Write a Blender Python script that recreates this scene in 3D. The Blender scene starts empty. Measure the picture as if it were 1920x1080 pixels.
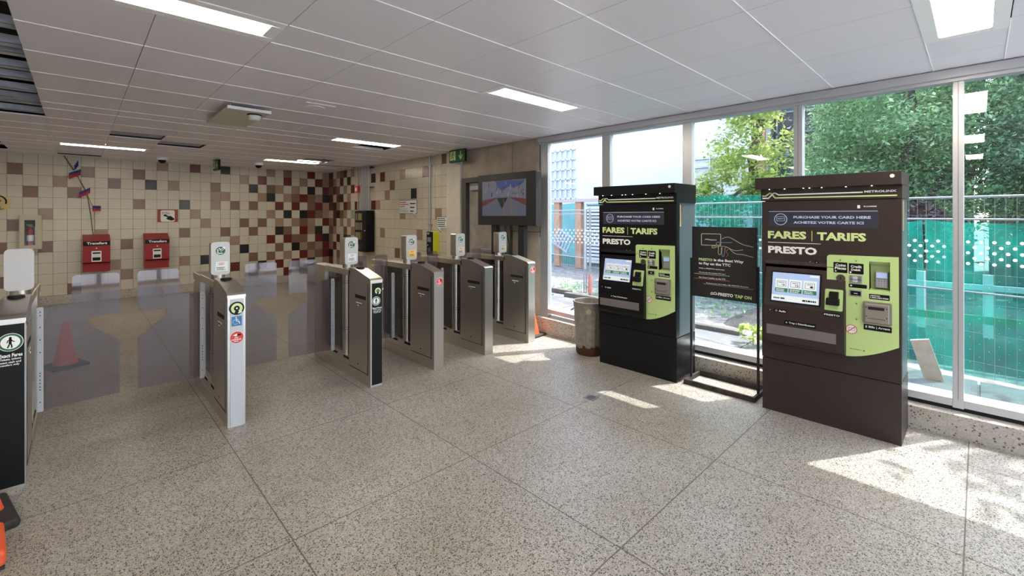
import bpy, bmesh, math, random
from mathutils import Vector, Matrix, noise
from mathutils.geometry import tessellate_polygon
random.seed(7)
PI = math.pi
sc = bpy.context.scene
COL = sc.collection
# ---------------------------------------------------------------- camera, world, sun, exposure
cam = bpy.data.cameras.new('camera'); cam_ob = bpy.data.objects.new('camera', cam); COL.objects.link(cam_ob)
cam_ob.location = (0, 0, 1.6); cam_ob.rotation_euler = (PI/2, 0, -0.7668)
cam.sensor_width = 36; cam.lens = 36*843.5/1920; cam.shift_y = -0.0711; cam.clip_start = .02; cam.clip_end = 300
sc.camera = cam_ob
sc.view_settings.view_transform = 'Standard'; sc.view_settings.look = 'None'
sc.view_settings.gamma = 1; sc.view_settings.use_curve_mapping = False
sc.view_settings.exposure = 0.2
SUN = Vector((-.440, .253, -.862))
world = bpy.data.worlds.new('sky'); sc.world = world; world.use_nodes = True
wn = world.node_tree; bg = wn.nodes['Background']
sky = wn.nodes.new('ShaderNodeTexSky'); sky.sky_type = 'NISHITA'; sky.sun_disc = False
sky.sun_elevation = math.radians(59.5); sky.sun_rotation = math.atan2(.408, -.235)
sky.air_density = 1.0; sky.dust_density = 2.5; sky.ozone_density = 1.0
hz = wn.nodes.new('ShaderNodeMix'); hz.data_type = 'RGBA'; hz.inputs[0].default_value = .45; hz.inputs[7].default_value = (1.10, 1.03, 1.12, 1)   # hazy sky
wn.links.new(sky.outputs[0], hz.inputs[6]); wn.links.new(hz.outputs[2], bg.inputs[0]); bg.inputs[1].default_value = 1.95
sl = bpy.data.lights.new('sun', 'SUN'); so = bpy.data.objects.new('sun', sl); COL.objects.link(so)
so.rotation_euler = SUN.to_track_quat('-Z', 'Y').to_euler(); sl.energy = 10.0; sl.angle = math.radians(.6); sl.color = (1, .96, .9)
so.location = (8, -3, 12)
LAMP = 29.0          # strength of the ceiling luminaires' diffusers
# ---------------------------------------------------------------- materials
MATS = {}
def nodes(m):
    m.use_nodes = True; nt = m.node_tree; return nt, nt.nodes['Principled BSDF'], nt.links
def mk(name, col, rough=.5, metal=0., emit=0, bump=0, bscale=200, vary=0, vscale=3, spec=None, coat=0):
    if name in MATS: return MATS[name]
    m = bpy.data.materials.new(name); nt, b, L = nodes(m)
    b.inputs['Base Color'].default_value = (*col, 1); b.inputs['Roughness'].default_value = rough; b.inputs['Metallic'].default_value = metal
    if spec is not None: b.inputs['Specular IOR Level'].default_value = spec
    if coat: b.inputs['Coat Weight'].default_value = coat; b.inputs['Coat Roughness'].default_value = .15
    if emit:
        b.inputs['Emission Color'].default_value = (*col, 1); b.inputs['Emission Strength'].default_value = emit
    tc = nt.nodes.new('ShaderNodeTexCoord')
    if vary:
        n = nt.nodes.new('ShaderNodeTexNoise'); n.inputs['Scale'].default_value = vscale; n.inputs['Detail'].default_value = 5
        L.new(tc.outputs['Object'], n.inputs['Vector'])
        r = nt.nodes.new('ShaderNodeValToRGB'); r.color_ramp.elements[0].position = .3; r.color_ramp.elements[1].position = .7
        r.color_ramp.elements[0].color = (*[c*(1-vary) for c in col], 1); r.color_ramp.elements[1].color = (*[min(1, c*(1+vary)) for c in col], 1)
        L.new(n.outputs['Fac'], r.inputs[0]); L.new(r.outputs[0], b.inputs['Base Color'])
    if bump:
        n = nt.nodes.new('ShaderNodeTexNoise'); n.inputs['Scale'].default_value = bscale
        L.new(tc.outputs['Object'], n.inputs['Vector'])
        bp = nt.nodes.new('ShaderNodeBump'); bp.inputs['Strength'].default_value = bump; bp.inputs['Distance'].default_value = .01
        L.new(n.outputs['Fac'], bp.inputs['Height']); L.new(bp.outputs[0], b.inputs['Normal'])
    MATS[name] = m; return m
def math_node(nt, op, a, b=None):
    n = nt.nodes.new('ShaderNodeMath'); n.operation = op
    for i, v in enumerate((a, b)):
        if v is None: continue
        if isinstance(v, (int, float)): n.inputs[i].default_value = v
        else: nt.links.new(v, n.inputs[i])
    return n.outputs[0]
def mixc(nt, fac, a, b):
    n = nt.nodes.new('ShaderNodeMix'); n.data_type = 'RGBA'
    for k, v in ((0, fac), (6, a), (7, b)):
        if isinstance(v, (int, float)): n.inputs[k].default_value = v
        elif isinstance(v, tuple): n.inputs[k].default_value = (*v, 1)
        else: nt.links.new(v, n.inputs[k])
    return n.outputs[2]
def terrazzo(name, base, dark, light, scale, joints=None, rough=.28, amount=.36):
    m = bpy.data.materials.new(name); nt, b, L = nodes(m)
    tc = nt.nodes.new('ShaderNodeTexCoord'); P = tc.outputs['Object']
    col = base
    for k, (cc, sc_, lo, hi, dd) in enumerate(((light, scale*1.35, 0, .30, .40), (tuple((a_+b_)/2 for a_, b_ in zip(base, dark)), scale*1.5, .25, .25+amount*1.0, .36), (dark, scale, 0, amount*.62, .34))):
        v = nt.nodes.new('ShaderNodeTexVoronoi'); v.inputs['Scale'].default_value = sc_; L.new(P, v.inputs['Vector'])
        sp = nt.nodes.new('ShaderNodeSeparateColor'); L.new(v.outputs['Color'], sp.inputs[0])
        a1 = math_node(nt, 'MULTIPLY', math_node(nt, 'GREATER_THAN', sp.outputs[0], lo), math_node(nt, 'LESS_THAN', sp.outputs[0], hi))
        thr = math_node(nt, 'ADD', math_node(nt, 'MULTIPLY', sp.outputs[1], .22), dd-.04)
        col = mixc(nt, math_node(nt, 'MULTIPLY', a1, math_node(nt, 'LESS_THAN', v.outputs['Distance'], thr)), col, cc)
    class _r: outputs = [col]
    r = _r
    n = nt.nodes.new('ShaderNodeTexNoise'); n.inputs['Scale'].default_value = .9; n.inputs['Detail'].default_value = 6; n.inputs['Roughness'].default_value = .65; L.new(P, n.inputs['Vector'])
    rr = nt.nodes.new('ShaderNodeValToRGB'); rr.color_ramp.elements[0].position = .3; rr.color_ramp.elements[1].position = .62
    rr.color_ramp.elements[0].color = (.80, .75, .67, 1); rr.color_ramp.elements[1].color = (1, 1, 1, 1); L.new(n.outputs['Fac'], rr.inputs[0])
    mu = nt.nodes.new('ShaderNodeMix'); mu.data_type = 'RGBA'; mu.blend_type = 'MULTIPLY'; mu.inputs[0].default_value = 1
    L.new(r.outputs[0], mu.inputs[6]); L.new(rr.outputs[0], mu.inputs[7]); c = mu.outputs[2]
    if joints:
        x0, sx, y0, sy, w = joints
        s = nt.nodes.new('ShaderNodeSeparateXYZ'); L.new(P, s.inputs[0])
        ms = []
        for o, o0, st in ((s.outputs[0], x0, sx), (s.outputs[1], y0, sy)):
            t = math_node(nt, 'FRACT', math_node(nt, 'ADD', math_node(nt, 'DIVIDE', math_node(nt, 'SUBTRACT', o, o0), st), 20.5))
            t = math_node(nt, 'MULTIPLY', math_node(nt, 'ABSOLUTE', math_node(nt, 'SUBTRACT', t, .5)), st)
            ms.append(math_node(nt, 'LESS_THAN', t, w))
        f = math_node(nt, 'MULTIPLY', math_node(nt, 'MAXIMUM', ms[0], ms[1]), .9)
        c = mixc(nt, f, c, (.07, .055, .04))
    L.new(c, b.inputs['Base Color']); b.inputs['Roughness'].default_value = rough
    MATS[name] = m; return m
floor_m = terrazzo('terrazzo_floor', (.375, .352, .328), (.035, .032, .028), (.56, .54, .50), 122, (.76, 1.115, 3.487, 1.146, .0032), rough=.40, amount=.8)
sill_m = terrazzo('terrazzo_sill', (.46, .43, .39), (.14, .10, .08), (.54, .51, .47), 70, rough=.45, amount=.22)
def steel(name, col, rough):
    m = bpy.data.materials.new(name); nt, b, L = nodes(m)
    tc = nt.nodes.new('ShaderNodeTexCoord'); mp = nt.nodes.new('ShaderNodeMapping'); mp.inputs['Scale'].default_value = (4, 4, 160)
    L.new(tc.outputs['Object'], mp.inputs[0]); n = nt.nodes.new('ShaderNodeTexNoise'); n.inputs['Scale'].default_value = 3; n.inputs['Detail'].default_value = 3
    L.new(mp.outputs[0], n.inputs['Vector'])
    r = nt.nodes.new('ShaderNodeMapRange'); r.inputs[3].default_value = rough-.07; r.inputs[4].default_value = rough+.1
    L.new(n.outputs['Fac'], r.inputs[0]); L.new(r.outputs[0], b.inputs['Roughness'])
    b.inputs['Base Color'].default_value = (*col, 1); b.inputs['Metallic'].default_value = 1
    MATS[name] = m; return m
STEEL = steel('brushed_steel', (.64, .60, .55), .34)
STEEL2 = steel('bright_steel', (.80, .79, .78), .42)
GALV = mk('galvanised_steel', (.42, .44, .50), .4, .9, vary=.2, vscale=8)
HEADM = mk('satin_metal_plate', (.50, .49, .50), .5, .35)
SILVER = mk('silver_plate', (.52, .52, .56), .5, .3)
BLACK = mk('black_plastic', (.008, .008, .009), .4, spec=.18)
BLACKM = mk('matte_black', (.015, .014, .014), .6)
DARK = mk('dark_gap', (.01, .01, .01), .9)
WHITE = mk('white_print', (.85, .85, .84), .5)
GREEN = mk('sign_green', (.008, .11, .04), .5)
BLUE = mk('sign_blue', (.03, .18, .42), .5)
REDS = mk('sign_red', (.62, .05, .05), .45)
LIME = mk('lime_panel', (.50, .66, .27), .42)
LIMET = mk('lime_print', (.62, .74, .33), .5)
ALU = mk('aluminium_frame', (.56, .57, .60), .38, .55)
CEIL = mk('ceiling_panel', (.88, .845, .90), .34, spec=.5)
CEILS = mk('ceiling_trim_glint', (.97, .96, .97), .3)
STRIP = mk('ceiling_joint_strip', (.95, .95, .95), .22, .85)
CREAM = mk('tile_cream', (.60, .54, .44), .25, vary=.05, vscale=4)
PINK = mk('tile_tan', (.33, .215, .15), .25, vary=.08, vscale=4)
BROWN = mk('tile_brown', (.20, .105, .07), .25)
REDT = mk('tile_red', (.13, .012, .012), .25)
BLKT = mk('tile_black', (.010, .009, .011), .22)
GREENT = mk('tile_pale_green', (.30, .36, .27), .25)
GROUT = mk('grout', (.11, .085, .06), .8)
CONC = mk('raw_concrete', (.43, .37, .30), .8, vary=.16, vscale=5, bump=.25, bscale=60)
CONCL = mk('pale_concrete', (.60, .555, .48), .75, vary=.08, vscale=4)
ORANGE = mk('cone_orange', (.75, .10, .03), .5)
RUBBER = mk('black_rubber', (.025, .024, .024), .75)
LAMPM = mk('lamp_diffuser', (1, .90, .72), .5, emit=LAMP)
def trans(name, tint, gloss=.06, diff=0, dcol=(.5, .5, .5), rough=0.0):
    m = bpy.data.materials.new(name); m.use_nodes = True; nt = m.node_tree; nt.nodes.clear(); L = nt.links
    o = nt.nodes.new('ShaderNodeOutputMaterial'); t = nt.nodes.new('ShaderNodeBsdfTransparent'); t.inputs[0].default_value = (*tint, 1)
    g = nt.nodes.new('ShaderNodeBsdfGlossy'); g.inputs['Roughness'].default_value = rough
    lw = nt.nodes.new('ShaderNodeLayerWeight'); lw.inputs['Blend'].default_value = .5
    fr = math_node(nt, 'ADD', math_node(nt, 'MULTIPLY', math_node(nt, 'POWER', lw.outputs['Facing'], 5.0), .9), gloss)
    cur = t.outputs[0]
    if diff:
        d = nt.nodes.new('ShaderNodeBsdfDiffuse'); d.inputs[0].default_value = (*dcol, 1)
        mx = nt.nodes.new('ShaderNodeMixShader'); mx.inputs[0].default_value = diff; L.new(cur, mx.inputs[1]); L.new(d.outputs[0], mx.inputs[2]); cur = mx.outputs[0]
    mx = nt.nodes.new('ShaderNodeMixShader'); L.new(fr, mx.inputs[0]); L.new(cur, mx.inputs[1]); L.new(g.outputs[0], mx.inputs[2])
    L.new(mx.outputs[0], o.inputs[0]); MATS[name] = m; return m
GLASS = trans('window_glass', (.93, .96, .96))
PADDLE = trans('smoked_acrylic', (.67, .62, .64), diff=.06, dcol=(.42, .38, .40), rough=.03)
SMOKE = trans('dark_glass', (.28, .27, .28), rough=.03)
def thin_white():
    m_ = bpy.data.materials.new('window_dot'); m_.use_nodes = True; nt = m_.node_tree; nt.nodes.clear(); o_ = nt.nodes.new('ShaderNodeOutputMaterial')
    d = nt.nodes.new('ShaderNodeBsdfDiffuse'); d.inputs[0].default_value = (.8, .83, .83, 1); tl = nt.nodes.new('ShaderNodeBsdfTranslucent'); tl.inputs[0].default_value = (.85, .88, .88, 1)
    mx = nt.nodes.new('ShaderNodeMixShader'); mx.inputs[0].default_value = .6; nt.links.new(d.outputs[0], mx.inputs[1]); nt.links.new(tl.outputs[0], mx.inputs[2]); nt.links.new(mx.outputs[0], o_.inputs[0]); return m_
DOT = thin_white()
# ---------------------------------------------------------------- mesh building
_textcache = {}
def text_geo(s, bold):
    k = (s, bold)
    if k in _textcache: return _textcache[k]
    cu = bpy.data.curves.new('t', 'FONT'); cu.body = s; cu.resolution_u = 2; cu.offset = bold
    ob = bpy.data.objects.new('t', cu); COL.objects.link(ob)
    bpy.context.view_layer.update(); dg = bpy.context.evaluated_depsgraph_get()
    me = ob.evaluated_get(dg).to_mesh()
    v = [tuple(p.co[:2]) for p in me.vertices]; f = [tuple(p.vertices) for p in me.polygons]
    ob.to_mesh_clear(); bpy.data.objects.remove(ob); bpy.data.curves.remove(cu)
    _textcache[k] = (v, f); return v, f
class MB:
    def __init__(s, T=None): s.v = []; s.f = []; s.m = []; s.s = []; s.mi = 0; s.T = T or Matrix()
    def add(s, vs, fs, smooth=False):
        o = len(s.v); s.v += [tuple(s.T @ Vector(p)) for p in vs]
        for f in fs: s.f.append([i+o for i in f]); s.m.append(s.mi); s.s.append(smooth)
        return s
    def mat(s, i): s.mi = i; return s
    def box(s, x0, x1, y0, y1, z0, z1, bev=0, seg=2):
        if bev:
            bm = bmesh.new(); bmesh.ops.create_cube(bm, size=1)
            for v in bm.verts: v.co = Vector(((x0+x1)/2+v.co.x*(x1-x0), (y0+y1)/2+v.co.y*(y1-y0), (z0+z1)/2+v.co.z*(z1-z0)))
            bmesh.ops.bevel(bm, geom=bm.edges[:], offset=bev, segments=seg, affect='EDGES', profile=.5)
            bm.verts.index_update(); s.add([v.co[:] for v in bm.verts], [[v.index for v in f.verts] for f in bm.faces]); bm.free(); return s
        return s.add([(x0, y0, z0), (x1, y0, z0), (x1, y1, z0), (x0, y1, z0), (x0, y0, z1), (x1, y0, z1), (x1, y1, z1), (x0, y1, z1)],
                     [(3, 2, 1, 0), (4, 5, 6, 7), (0, 1, 5, 4), (1, 2, 6, 5), (2, 3, 7, 6), (3, 0, 4, 7)])
    def sheet(s, loops, y0, y1, smooth=False):          # outline(s) in the xz plane, thickness y0..y1
        tri = tessellate_polygon([[Vector((a, b, 0)) for a, b in l] for l in loops])
        pts = [p for l in loops for p in l]; n = len(pts)
        fs = []
        for t in tri:
            a, b, c = [pts[i] for i in t]
            cr = (b[0]-a[0])*(c[1]-a[1])-(b[1]-a[1])*(c[0]-a[0])
            t = list(t) if cr > 0 else list(t)[::-1]
            fs.append(t); fs.append([i+n for i in t[::-1]])
        o = 0
        for l in loops:
            for i in range(len(l)):
                j = (i+1) % len(l); fs.append([o+i, o+i+n, o+j+n, o+j])
            o += len(l)
        return s.add([(a, y0, b) for a, b in pts]+[(a, y1, b) for a, b in pts], fs)
    def prism_x(s, prof, x0, x1):                      # outline in yz, swept along x
        n = len(prof)
        return s.add([(x0, a, b) for a, b in prof]+[(x1, a, b) for a, b in prof],
                     [list(range(n))[::-1], [i+n for i in range(n)]]+[[i, (i+1) % n, (i+1) % n+n, i+n] for i in range(n)])
    def cyl(s, p0, p1, r0, r1=None, n=20, caps=True):
        r1 = r0 if r1 is None else r1; p0 = Vector(p0); p1 = Vector(p1); d = (p1-p0).normalized(); a = d.orthogonal().normalized(); b = d.cross(a)
        vs = []
        for p, r in ((p0, r0), (p1, r1)):
            for i in range(n): t = 2*PI*i/n; vs.append((p+a*r*math.cos(t)+b*r*math.sin(t))[:])
        s.add(vs, [[i, (i+1) % n, (i+1) % n+n, i+n] for i in range(n)], True)
        if caps: s.add(vs, [list(range(n))[::-1], list(range(n, 2*n))])
        return s
    def tube(s, pts, r, n=8):
        pts = [Vector(p) for p in pts]; k = len(pts); vs = []; a = None
        for i, p in enumerate(pts):
            d = (pts[min(i+1, k-1)]-pts[max(i-1, 0)]).normalized()
            a = d.orthogonal().normalized() if a is None else (a-d*a.dot(d)).normalized()
            b = d.cross(a)
            for j in range(n): t = 2*PI*j/n; vs.append((p+a*r*math.cos(t)+b*r*math.sin(t))[:])
        fs = [[i*n+j, i*n+(j+1) % n, (i+1)*n+(j+1) % n, (i+1)*n+j] for i in range(k-1) for j in range(n)]
        s.add(vs, fs, True); return s.add(vs, [list(range(n))[::-1], list(range((k-1)*n, k*n))])
    def lathe(s, prof, c=(0, 0, 0), n=32):             # (r,z) about a vertical axis
        vs = [(c[0]+r*math.cos(2*PI*i/n), c[1]+r*math.sin(2*PI*i/n), c[2]+z) for r, z in prof for i in range(n)]
        return s.add(vs, [[k*n+i, k*n+(i+1) % n, (k+1)*n+(i+1) % n, (k+1)*n+i] for k in range(len(prof)-1) for i in range(n)], True)
    def rrect(s, x0, x1, z0, z1, y0, y1, r, seg=5): return s.sheet([rr(x0, x1, z0, z1, r, seg)], y0, y1)
    def disc(s, x, z, r, y0, y1, n=28, rz=None): return s.sheet([circ(x, z, r, n, rz)], y0, y1)
    def ring(s, x, z, r, ri, y0, y1, n=28): return s.sheet([circ(x, z, r, n), circ(x, z, ri, n)[::-1]], y0, y1)
    def line(s, pts, w, y0, y1):                        # stroke in xz
        for (a, b), (c, d) in zip(pts, pts[1:]):
            t = Vector((c-a, d-b)); L = t.length or 1e-6; t /= L; nx, nz = -t.y*w/2, t.x*w/2; ex, ez = t.x*w*.3, t.y*w*.3
            s.sheet([[(a+nx-ex, b+nz-ez), (a-nx-ex, b-nz-ez), (c-nx+ex, d-nz+ez), (c+nx+ex, d+nz+ez)]], y0, y1)
        return s
    def text(s, t, x0, x1, z0, z1, y, bold=.028):
        bold = min(bold, .05)
        v, f = text_geo(t, bold); xs = [p[0] for p in v]; ys = [p[1] for p in v]
        ax, bx, ay, by = min(xs), max(xs), min(ys), max(ys)
        return s.add([(x0+(p[0]-ax)/(bx-ax)*(x1-x0), y, z0+(p[1]-ay)/(by-ay)*(z1-z0)) for p in v], f)
    def bars(s, x0, x1, z0, z1, rows, y, seed=0):       # rows of word-like marks for print too small to read
        R = random.Random(seed); h = (z1-z0)/rows
        for i in range(rows):
            z = z1-h*(i+.75); x = x0; end = x1-(x1-x0)*R.random()*.25
            while x < end:
                w = min((x1-x0)*(.07+.16*R.random()), end-x); s.sheet([[(x, z), (x+w, z), (x+w, z+h*.5), (x, z+h*.5)]], y, y+.0004); x += w+(x1-x0)*.035
        return s
    def build(s, name, mats, parent=None):
        me = bpy.data.meshes.new(name); me.from_pydata(s.v, [], s.f)
        if not isinstance(mats, (list, tuple)): mats = [mats]
        for m in mats: me.materials.append(m)
        me.polygons.foreach_set('material_index', s.m); me.polygons.foreach_set('use_smooth', s.s); me.update()
        o = bpy.data.objects.new(name, me); COL.objects.link(o)
        if parent: o.parent = parent
        return o
def rr(x0, x1, z0, z1, r, seg=5):
    out = []
    for cx, cz, a in ((x1-r, z0+r, -90), (x1-r, z1-r, 0), (x0+r, z1-r, 90), (x0+r, z0+r, 180)):
        for i in range(seg+1): t = math.radians(a+90*i/seg); out.append((cx+r*math.cos(t), cz+r*math.sin(t)))
    return out
def circ(x, z, r, n=28, rz=None): return [(x+r*math.cos(2*PI*i/n), z+(rz or r)*math.sin(2*PI*i/n)) for i in range(n)]
def tag(o, label, cat, group=None, kind=None):
    o['label'] = label; o['category'] = cat
    if group: o['group'] = group
    if kind: o['kind'] = kind
    return o
def thing(name, loc, label, cat, rz=0, group=None):
    o = bpy.data.objects.new(name, None); COL.objects.link(o); o.location = loc; o.rotation_euler = (0, 0, rz); o.empty_display_size = .1
    return tag(o, label, cat, group)
def struct(o): o['kind'] = 'structure'; return o
def local(mb, loc): mb.v = [tuple(Vector(p)-Vector(loc)) for p in mb.v]; return mb
def copy_tree(o, parent=None):
    c = o.copy(); COL.objects.link(c); c.parent = parent
    for ch in o.children: copy_tree(ch, c)
    return c
# ================================================================ ROOM SHELL
CZ = 2.67; XW = 4.6; YB = 11.5; XL = -6.0; YR = -4.0; PT = 3.35
struct(MB().box(XL-.2, 4.75, YR-.2, YB+.2, -.12, 0).build('floor', floor_m))
# ---- tiled back wall and tiled right wall
TM = {'C': 0, 'P': 1, 'B': 2, 'R': 3, 'K': 4, 'G': 5}; TMATS = [CREAM, PINK, BROWN, REDT, BLKT, GREENT, GROUT]
back = {}
def put(d, s):
    for t in s.split():
        c, r, k = t.split(','); d[(int(c), int(r))] = k
put(back, '0,1,B 5,1,B 3,2,P 1,3,B 4,3,B 7,2,B 9,1,B 10,2,K 11,0,P 12,2,P 14,0,R 17,0,K 16,2,B 16,3,P 17,3,P 16,4,P 18,4,B 20,4,B 13,4,K 9,4,B 2,5,P 0,6,B 14,5,P 15,6,P 17,7,B 13,7,B 6,7,P 18,8,P 8,8,B 2,8,B -1,8,B 19,9,K 13,10,P 20,10,B 15,10,K 17,10,B 18,11,R 7,10,P 8,11,P -1,11,B 4,12,B')
put(back, '23,7,K 24,7,B 26,7,R 18,8,P 23,9,B 25,9,K 26,9,P 27,9,B 28,9,P 29,9,R 22,10,B 24,10,P 26,10,R 27,10,P 28,10,B 29,10,R 21,11,K 23,11,R 25,11,R 27,11,K 29,11,P 24,12,R 26,12,K 20,12,B 28,12,B 26,8,B')
rows = ['CCCPCBCCCRCP', 'PCRCCRCPCRRP', 'CKCBPCPCKCCR', 'CCPKCPBRBPKK', 'CBCCRCRCBRPP', 'CCCPCKCKRBPP', 'BCBCPCPBPCRR', 'CBCCKBCRPKCC', 'CCCRCRBBCRKK']
rows = ['CCCPCBCCRCPP', 'PCRCCRCPCRPP', 'CKCBPCPCKCRR', 'CCPKCPBRBPKK', 'CBCCRCRCBRPP', 'CCCPCKCKRBPP', 'BCBCPCPBPCRR', 'CBCCKBCRPKCC', 'CCCRCRBBCRKK']
rows = ['CCCPCBCCRCP', 'PCRCCRCPCRP', 'CKCBPCPCKCR', 'CCPKCPBRBPK', 'CBCCRCRCBRP', 'CCCPCKCKRBP', 'BCBCPCPBPCR', 'CBCCKBCRPKC', 'CCCRCRBBCRK']
for r, row in enumerate(rows):
    for i, k in enumerate(row): back[(19+i, r)] = k
GAP = .0045
def tile_wall(T, ncol0, ncol1, x_of, colours, zt=2.695, ph=.195, nrow=13):
    m = MB(T)
    for c in range(ncol0, ncol1):
        x0, x1 = x_of(c), x_of(c+1)
        for r in range(nrow):
            z1 = min(zt-r*ph, 2.70); z0 = zt-(r+1)*ph
            m.mat(TM[colours.get((c, r), 'C')]).box(x0+GAP/2, x1-GAP/2, -.006, .01, z0+GAP/2, z1-GAP/2)
    return m
m = tile_wall(Matrix.Translation((0, YB, 0)), -8, 30, lambda c: -.88+.1832*c, back)
m.mat(6).box(XL, 4.62, 0, .2, 0, PT); struct(m.build('wall_back', TMATS))
struct(MB().box(XL, 4.6, YB-.03, YB, 0, .158, .004).build('baseboard_back', sill_m))
right = {}
rrow = ['KCPBRCPC', 'RPCRCKCC', 'BRBCPCRC', 'RCRKCPCC', 'RKPCRBCR', 'CRKBPCGC', 'PRCPCPCC', 'RPCCBCPC', 'PCRCKBCC', 'PRCPCCCC', 'KCBCRCCK', 'RCPCCPCC', 'CBCCRCCC']
for r, row in enumerate(rrow):
    for c, k in enumerate(row): right[(c, r)] = k
put(right, '13,1,R 17,1,P 21,1,R 24,0,B 15,2,B 14,3,P 19,3,K 12,4,P 17,5,P 23,5,P 13,7,P 20,7,P 16,9,B 11,1,K 8,11,R 8,2,K 8,0,P 11,4,R')
R90 = Matrix.Translation((XW, 0, 0)) @ Matrix.Rotation(-PI/2, 4, 'Z')   # local x -> -Y, local y -> +X
m = tile_wall(R90, 0, 25, lambda c: -(11.434-.2035*c) if c else -YB+.006, right)
m.mat(6).box(-YB, -6.345, 0, .2, 0, PT); struct(m.build('wall_right', TMATS))
struct(MB().box(XW-.03, XW, 6.36, YB-.03, 0, .158, .004).build('baseboard_right', sill_m))
struct(MB().box(XW-.05, XW+.2, 5.96, 6.345, 0, PT, .004).build('trim_1', CONCL))
# concrete wall with the door opening
m = MB(); m.box(XW, XW+.2, 4.235, 4.76, 0, 1.36).box(XW, XW+.2, 4.235, 4.765, 1.368, PT).box(XW, XW+.2, 4.773, 5.955, 2.21, PT)
m.mat(1).box(XW+.012, XW+.19, 4.23, 4.78, 1.3, PT-.02)
struct(m.build('wall_right', [CONC, DARK]))
# door
DF = mk('door_frame_grey', (.085, .078, .075), .5); DP = mk('door_panel_grime', (.36, .33, .29), .6, vary=.22, vscale=6)
m = MB().box(XW-.02, XW+.12, 5.85, 5.955, 0, 2.21, .004).box(XW-.02, XW+.12, 4.765, 4.80, 0, 2.21, .004).box(XW-.02, XW+.12, 4.80, 5.85, 2.13, 2.21, .004)
d = struct(m.build('door_1', DF))
MB().box(XW+.05, XW+.09, 4.80, 5.85, .01, 2.13).build('door_panel', DP, d)
MB().box(XW+.0, XW+.06, 5.52, 5.78, 2.0, 2.08, .008).box(XW-.01, XW+.01, 5.35, 5.72, 2.09, 2.105).build('door_closer', GALV, d)
MB().box(XW+.03, XW+.05, 5.0, 5.55, 1.02, 1.07, .006).box(XW+.0, XW+.05, 4.93, 5.03, .99, 1.10, .01).build('door_handle', GALV, d)
# ---- window wall
bays = [(3.205, 4.09), (2.185, 3.09), (1.155, 2.085), (.135, 1.085), (-.93, .075), (-1.95, -.99), (-2.97, -2.01), (-3.95, -3.03)]
def bot(y): return .275+max(0, y-2.2)*.033
trim_n = 2
for y0, y1 in [(4.09, 4.235), (3.09, 3.205), (2.085, 2.185), (1.085, 1.155), (.075, .135), (-.99, -.93), (-2.01, -1.95), (-3.03, -2.97)]:
    m = MB(); m.box(XW+.02, XW+.10, y0, y1, .19, 2.64, .003)
    if y1-y0 < .09: m.mat(1).box(XW+.0185, XW+.0195, (y0+y1)/2-.001, (y0+y1)/2+.001, .25, 2.6)
    struct(m.build('trim_%d' % trim_n, [ALU, DARK])); trim_n += 1
struct(MB().box(XW-.03, XW+.10, YR, 4.235, 2.60, 2.665, .004).box(XW+.0, XW+.095, YR, 4.235, 2.575, 2.62, .003).build('trim_%d' % trim_n, ALU)); trim_n += 1
m = MB()
for i, (y0, y1) in enumerate(bays):
    a, b = bot(y0), bot(y1)
    m.add([(XW+.02, y0, a-.075), (XW+.02, y1, b-.075), (XW+.02, y1, b-.02), (XW+.02, y0, a-.02), (XW+.06, y0, a), (XW+.06, y1, b), (XW+.14, y0, a), (XW+.14, y1, b), (XW+.14, y0, a-.075), (XW+.14, y1, b-.075)],
          [(1, 0, 3, 2), (2, 3, 4, 5), (5, 4, 6, 7), (0, 1, 9, 8), (7, 6, 8, 9)])
struct(m.build('trim_%d' % trim_n, ALU)); trim_n += 1
m = MB(); XS = 4.53
m.add([(XS, YR, 0), (XS, 4.235, 0), (XS, 4.235, .215), (XS, 2.2, .165), (XS, YR, .165), (4.76, YR, 0), (4.76, 4.235, 0), (4.76, 4.235, .225), (4.76, 2.2, .175), (4.76, YR, .175)],
      [(1, 0, 4, 3, 2), (2, 3, 8, 7), (3, 4, 9, 8), (5, 6, 7, 8, 9), (0, 5, 9, 4), (6, 1, 2, 7)])
struct(m.build('wall_window_curb', sill_m)); bpy.data.objects['wall_window_curb'].name = 'trim_%d' % trim_n; trim_n += 1
struct(MB().box(XW+.03, XW+.15, YR, 4.235, .16, .2).build('trim_%d' % trim_n, DARK)); trim_n += 1
for i, (y0, y1) in enumerate(bays[:6]):
    m = MB(); m.box(XW+.068, XW+.074, y0-.01, y1+.01, min(bot(y0), bot(y1))-.03, 2.60)
    m2 = MB(R90); yy = XW+.066-XW
    r5 = 5
    for r in range(5):
        z = 1.405-r*.0393; off = .0327*(r % 2)
        y = y1-.02-off
        while y > y0+.015:
            m2.disc(-y, z, .0115, .0660, .0668, n=12); y -= .0655
    r = 0; z = 2.55
    while z > bot(y1)+.03:
        if not 1.22 < z < 1.43:
            y = y1-.03-(.048 if r % 2 else 0)
            while y > y0+.01: m2.add([(-y-.0019, .0664, z), (-y, .0664, z-.0019), (-y+.0019, .0664, z), (-y, .0664, z+.0019)], [(0, 1, 2, 3)]); y -= .096
        z -= .0458; r += 1
    w = struct(m.build('window_%d' % (i+1), GLASS)); m2.build('dot_film', DOT, w)
# ---- rest of the shell (behind and left of the camera)
PLAIN = mk('painted_wall', (.86, .84, .82), .6)
struct(MB().box(XL-.2, XL, YR, YB+.2, 0, PT).build('wall_left', PLAIN))
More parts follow.
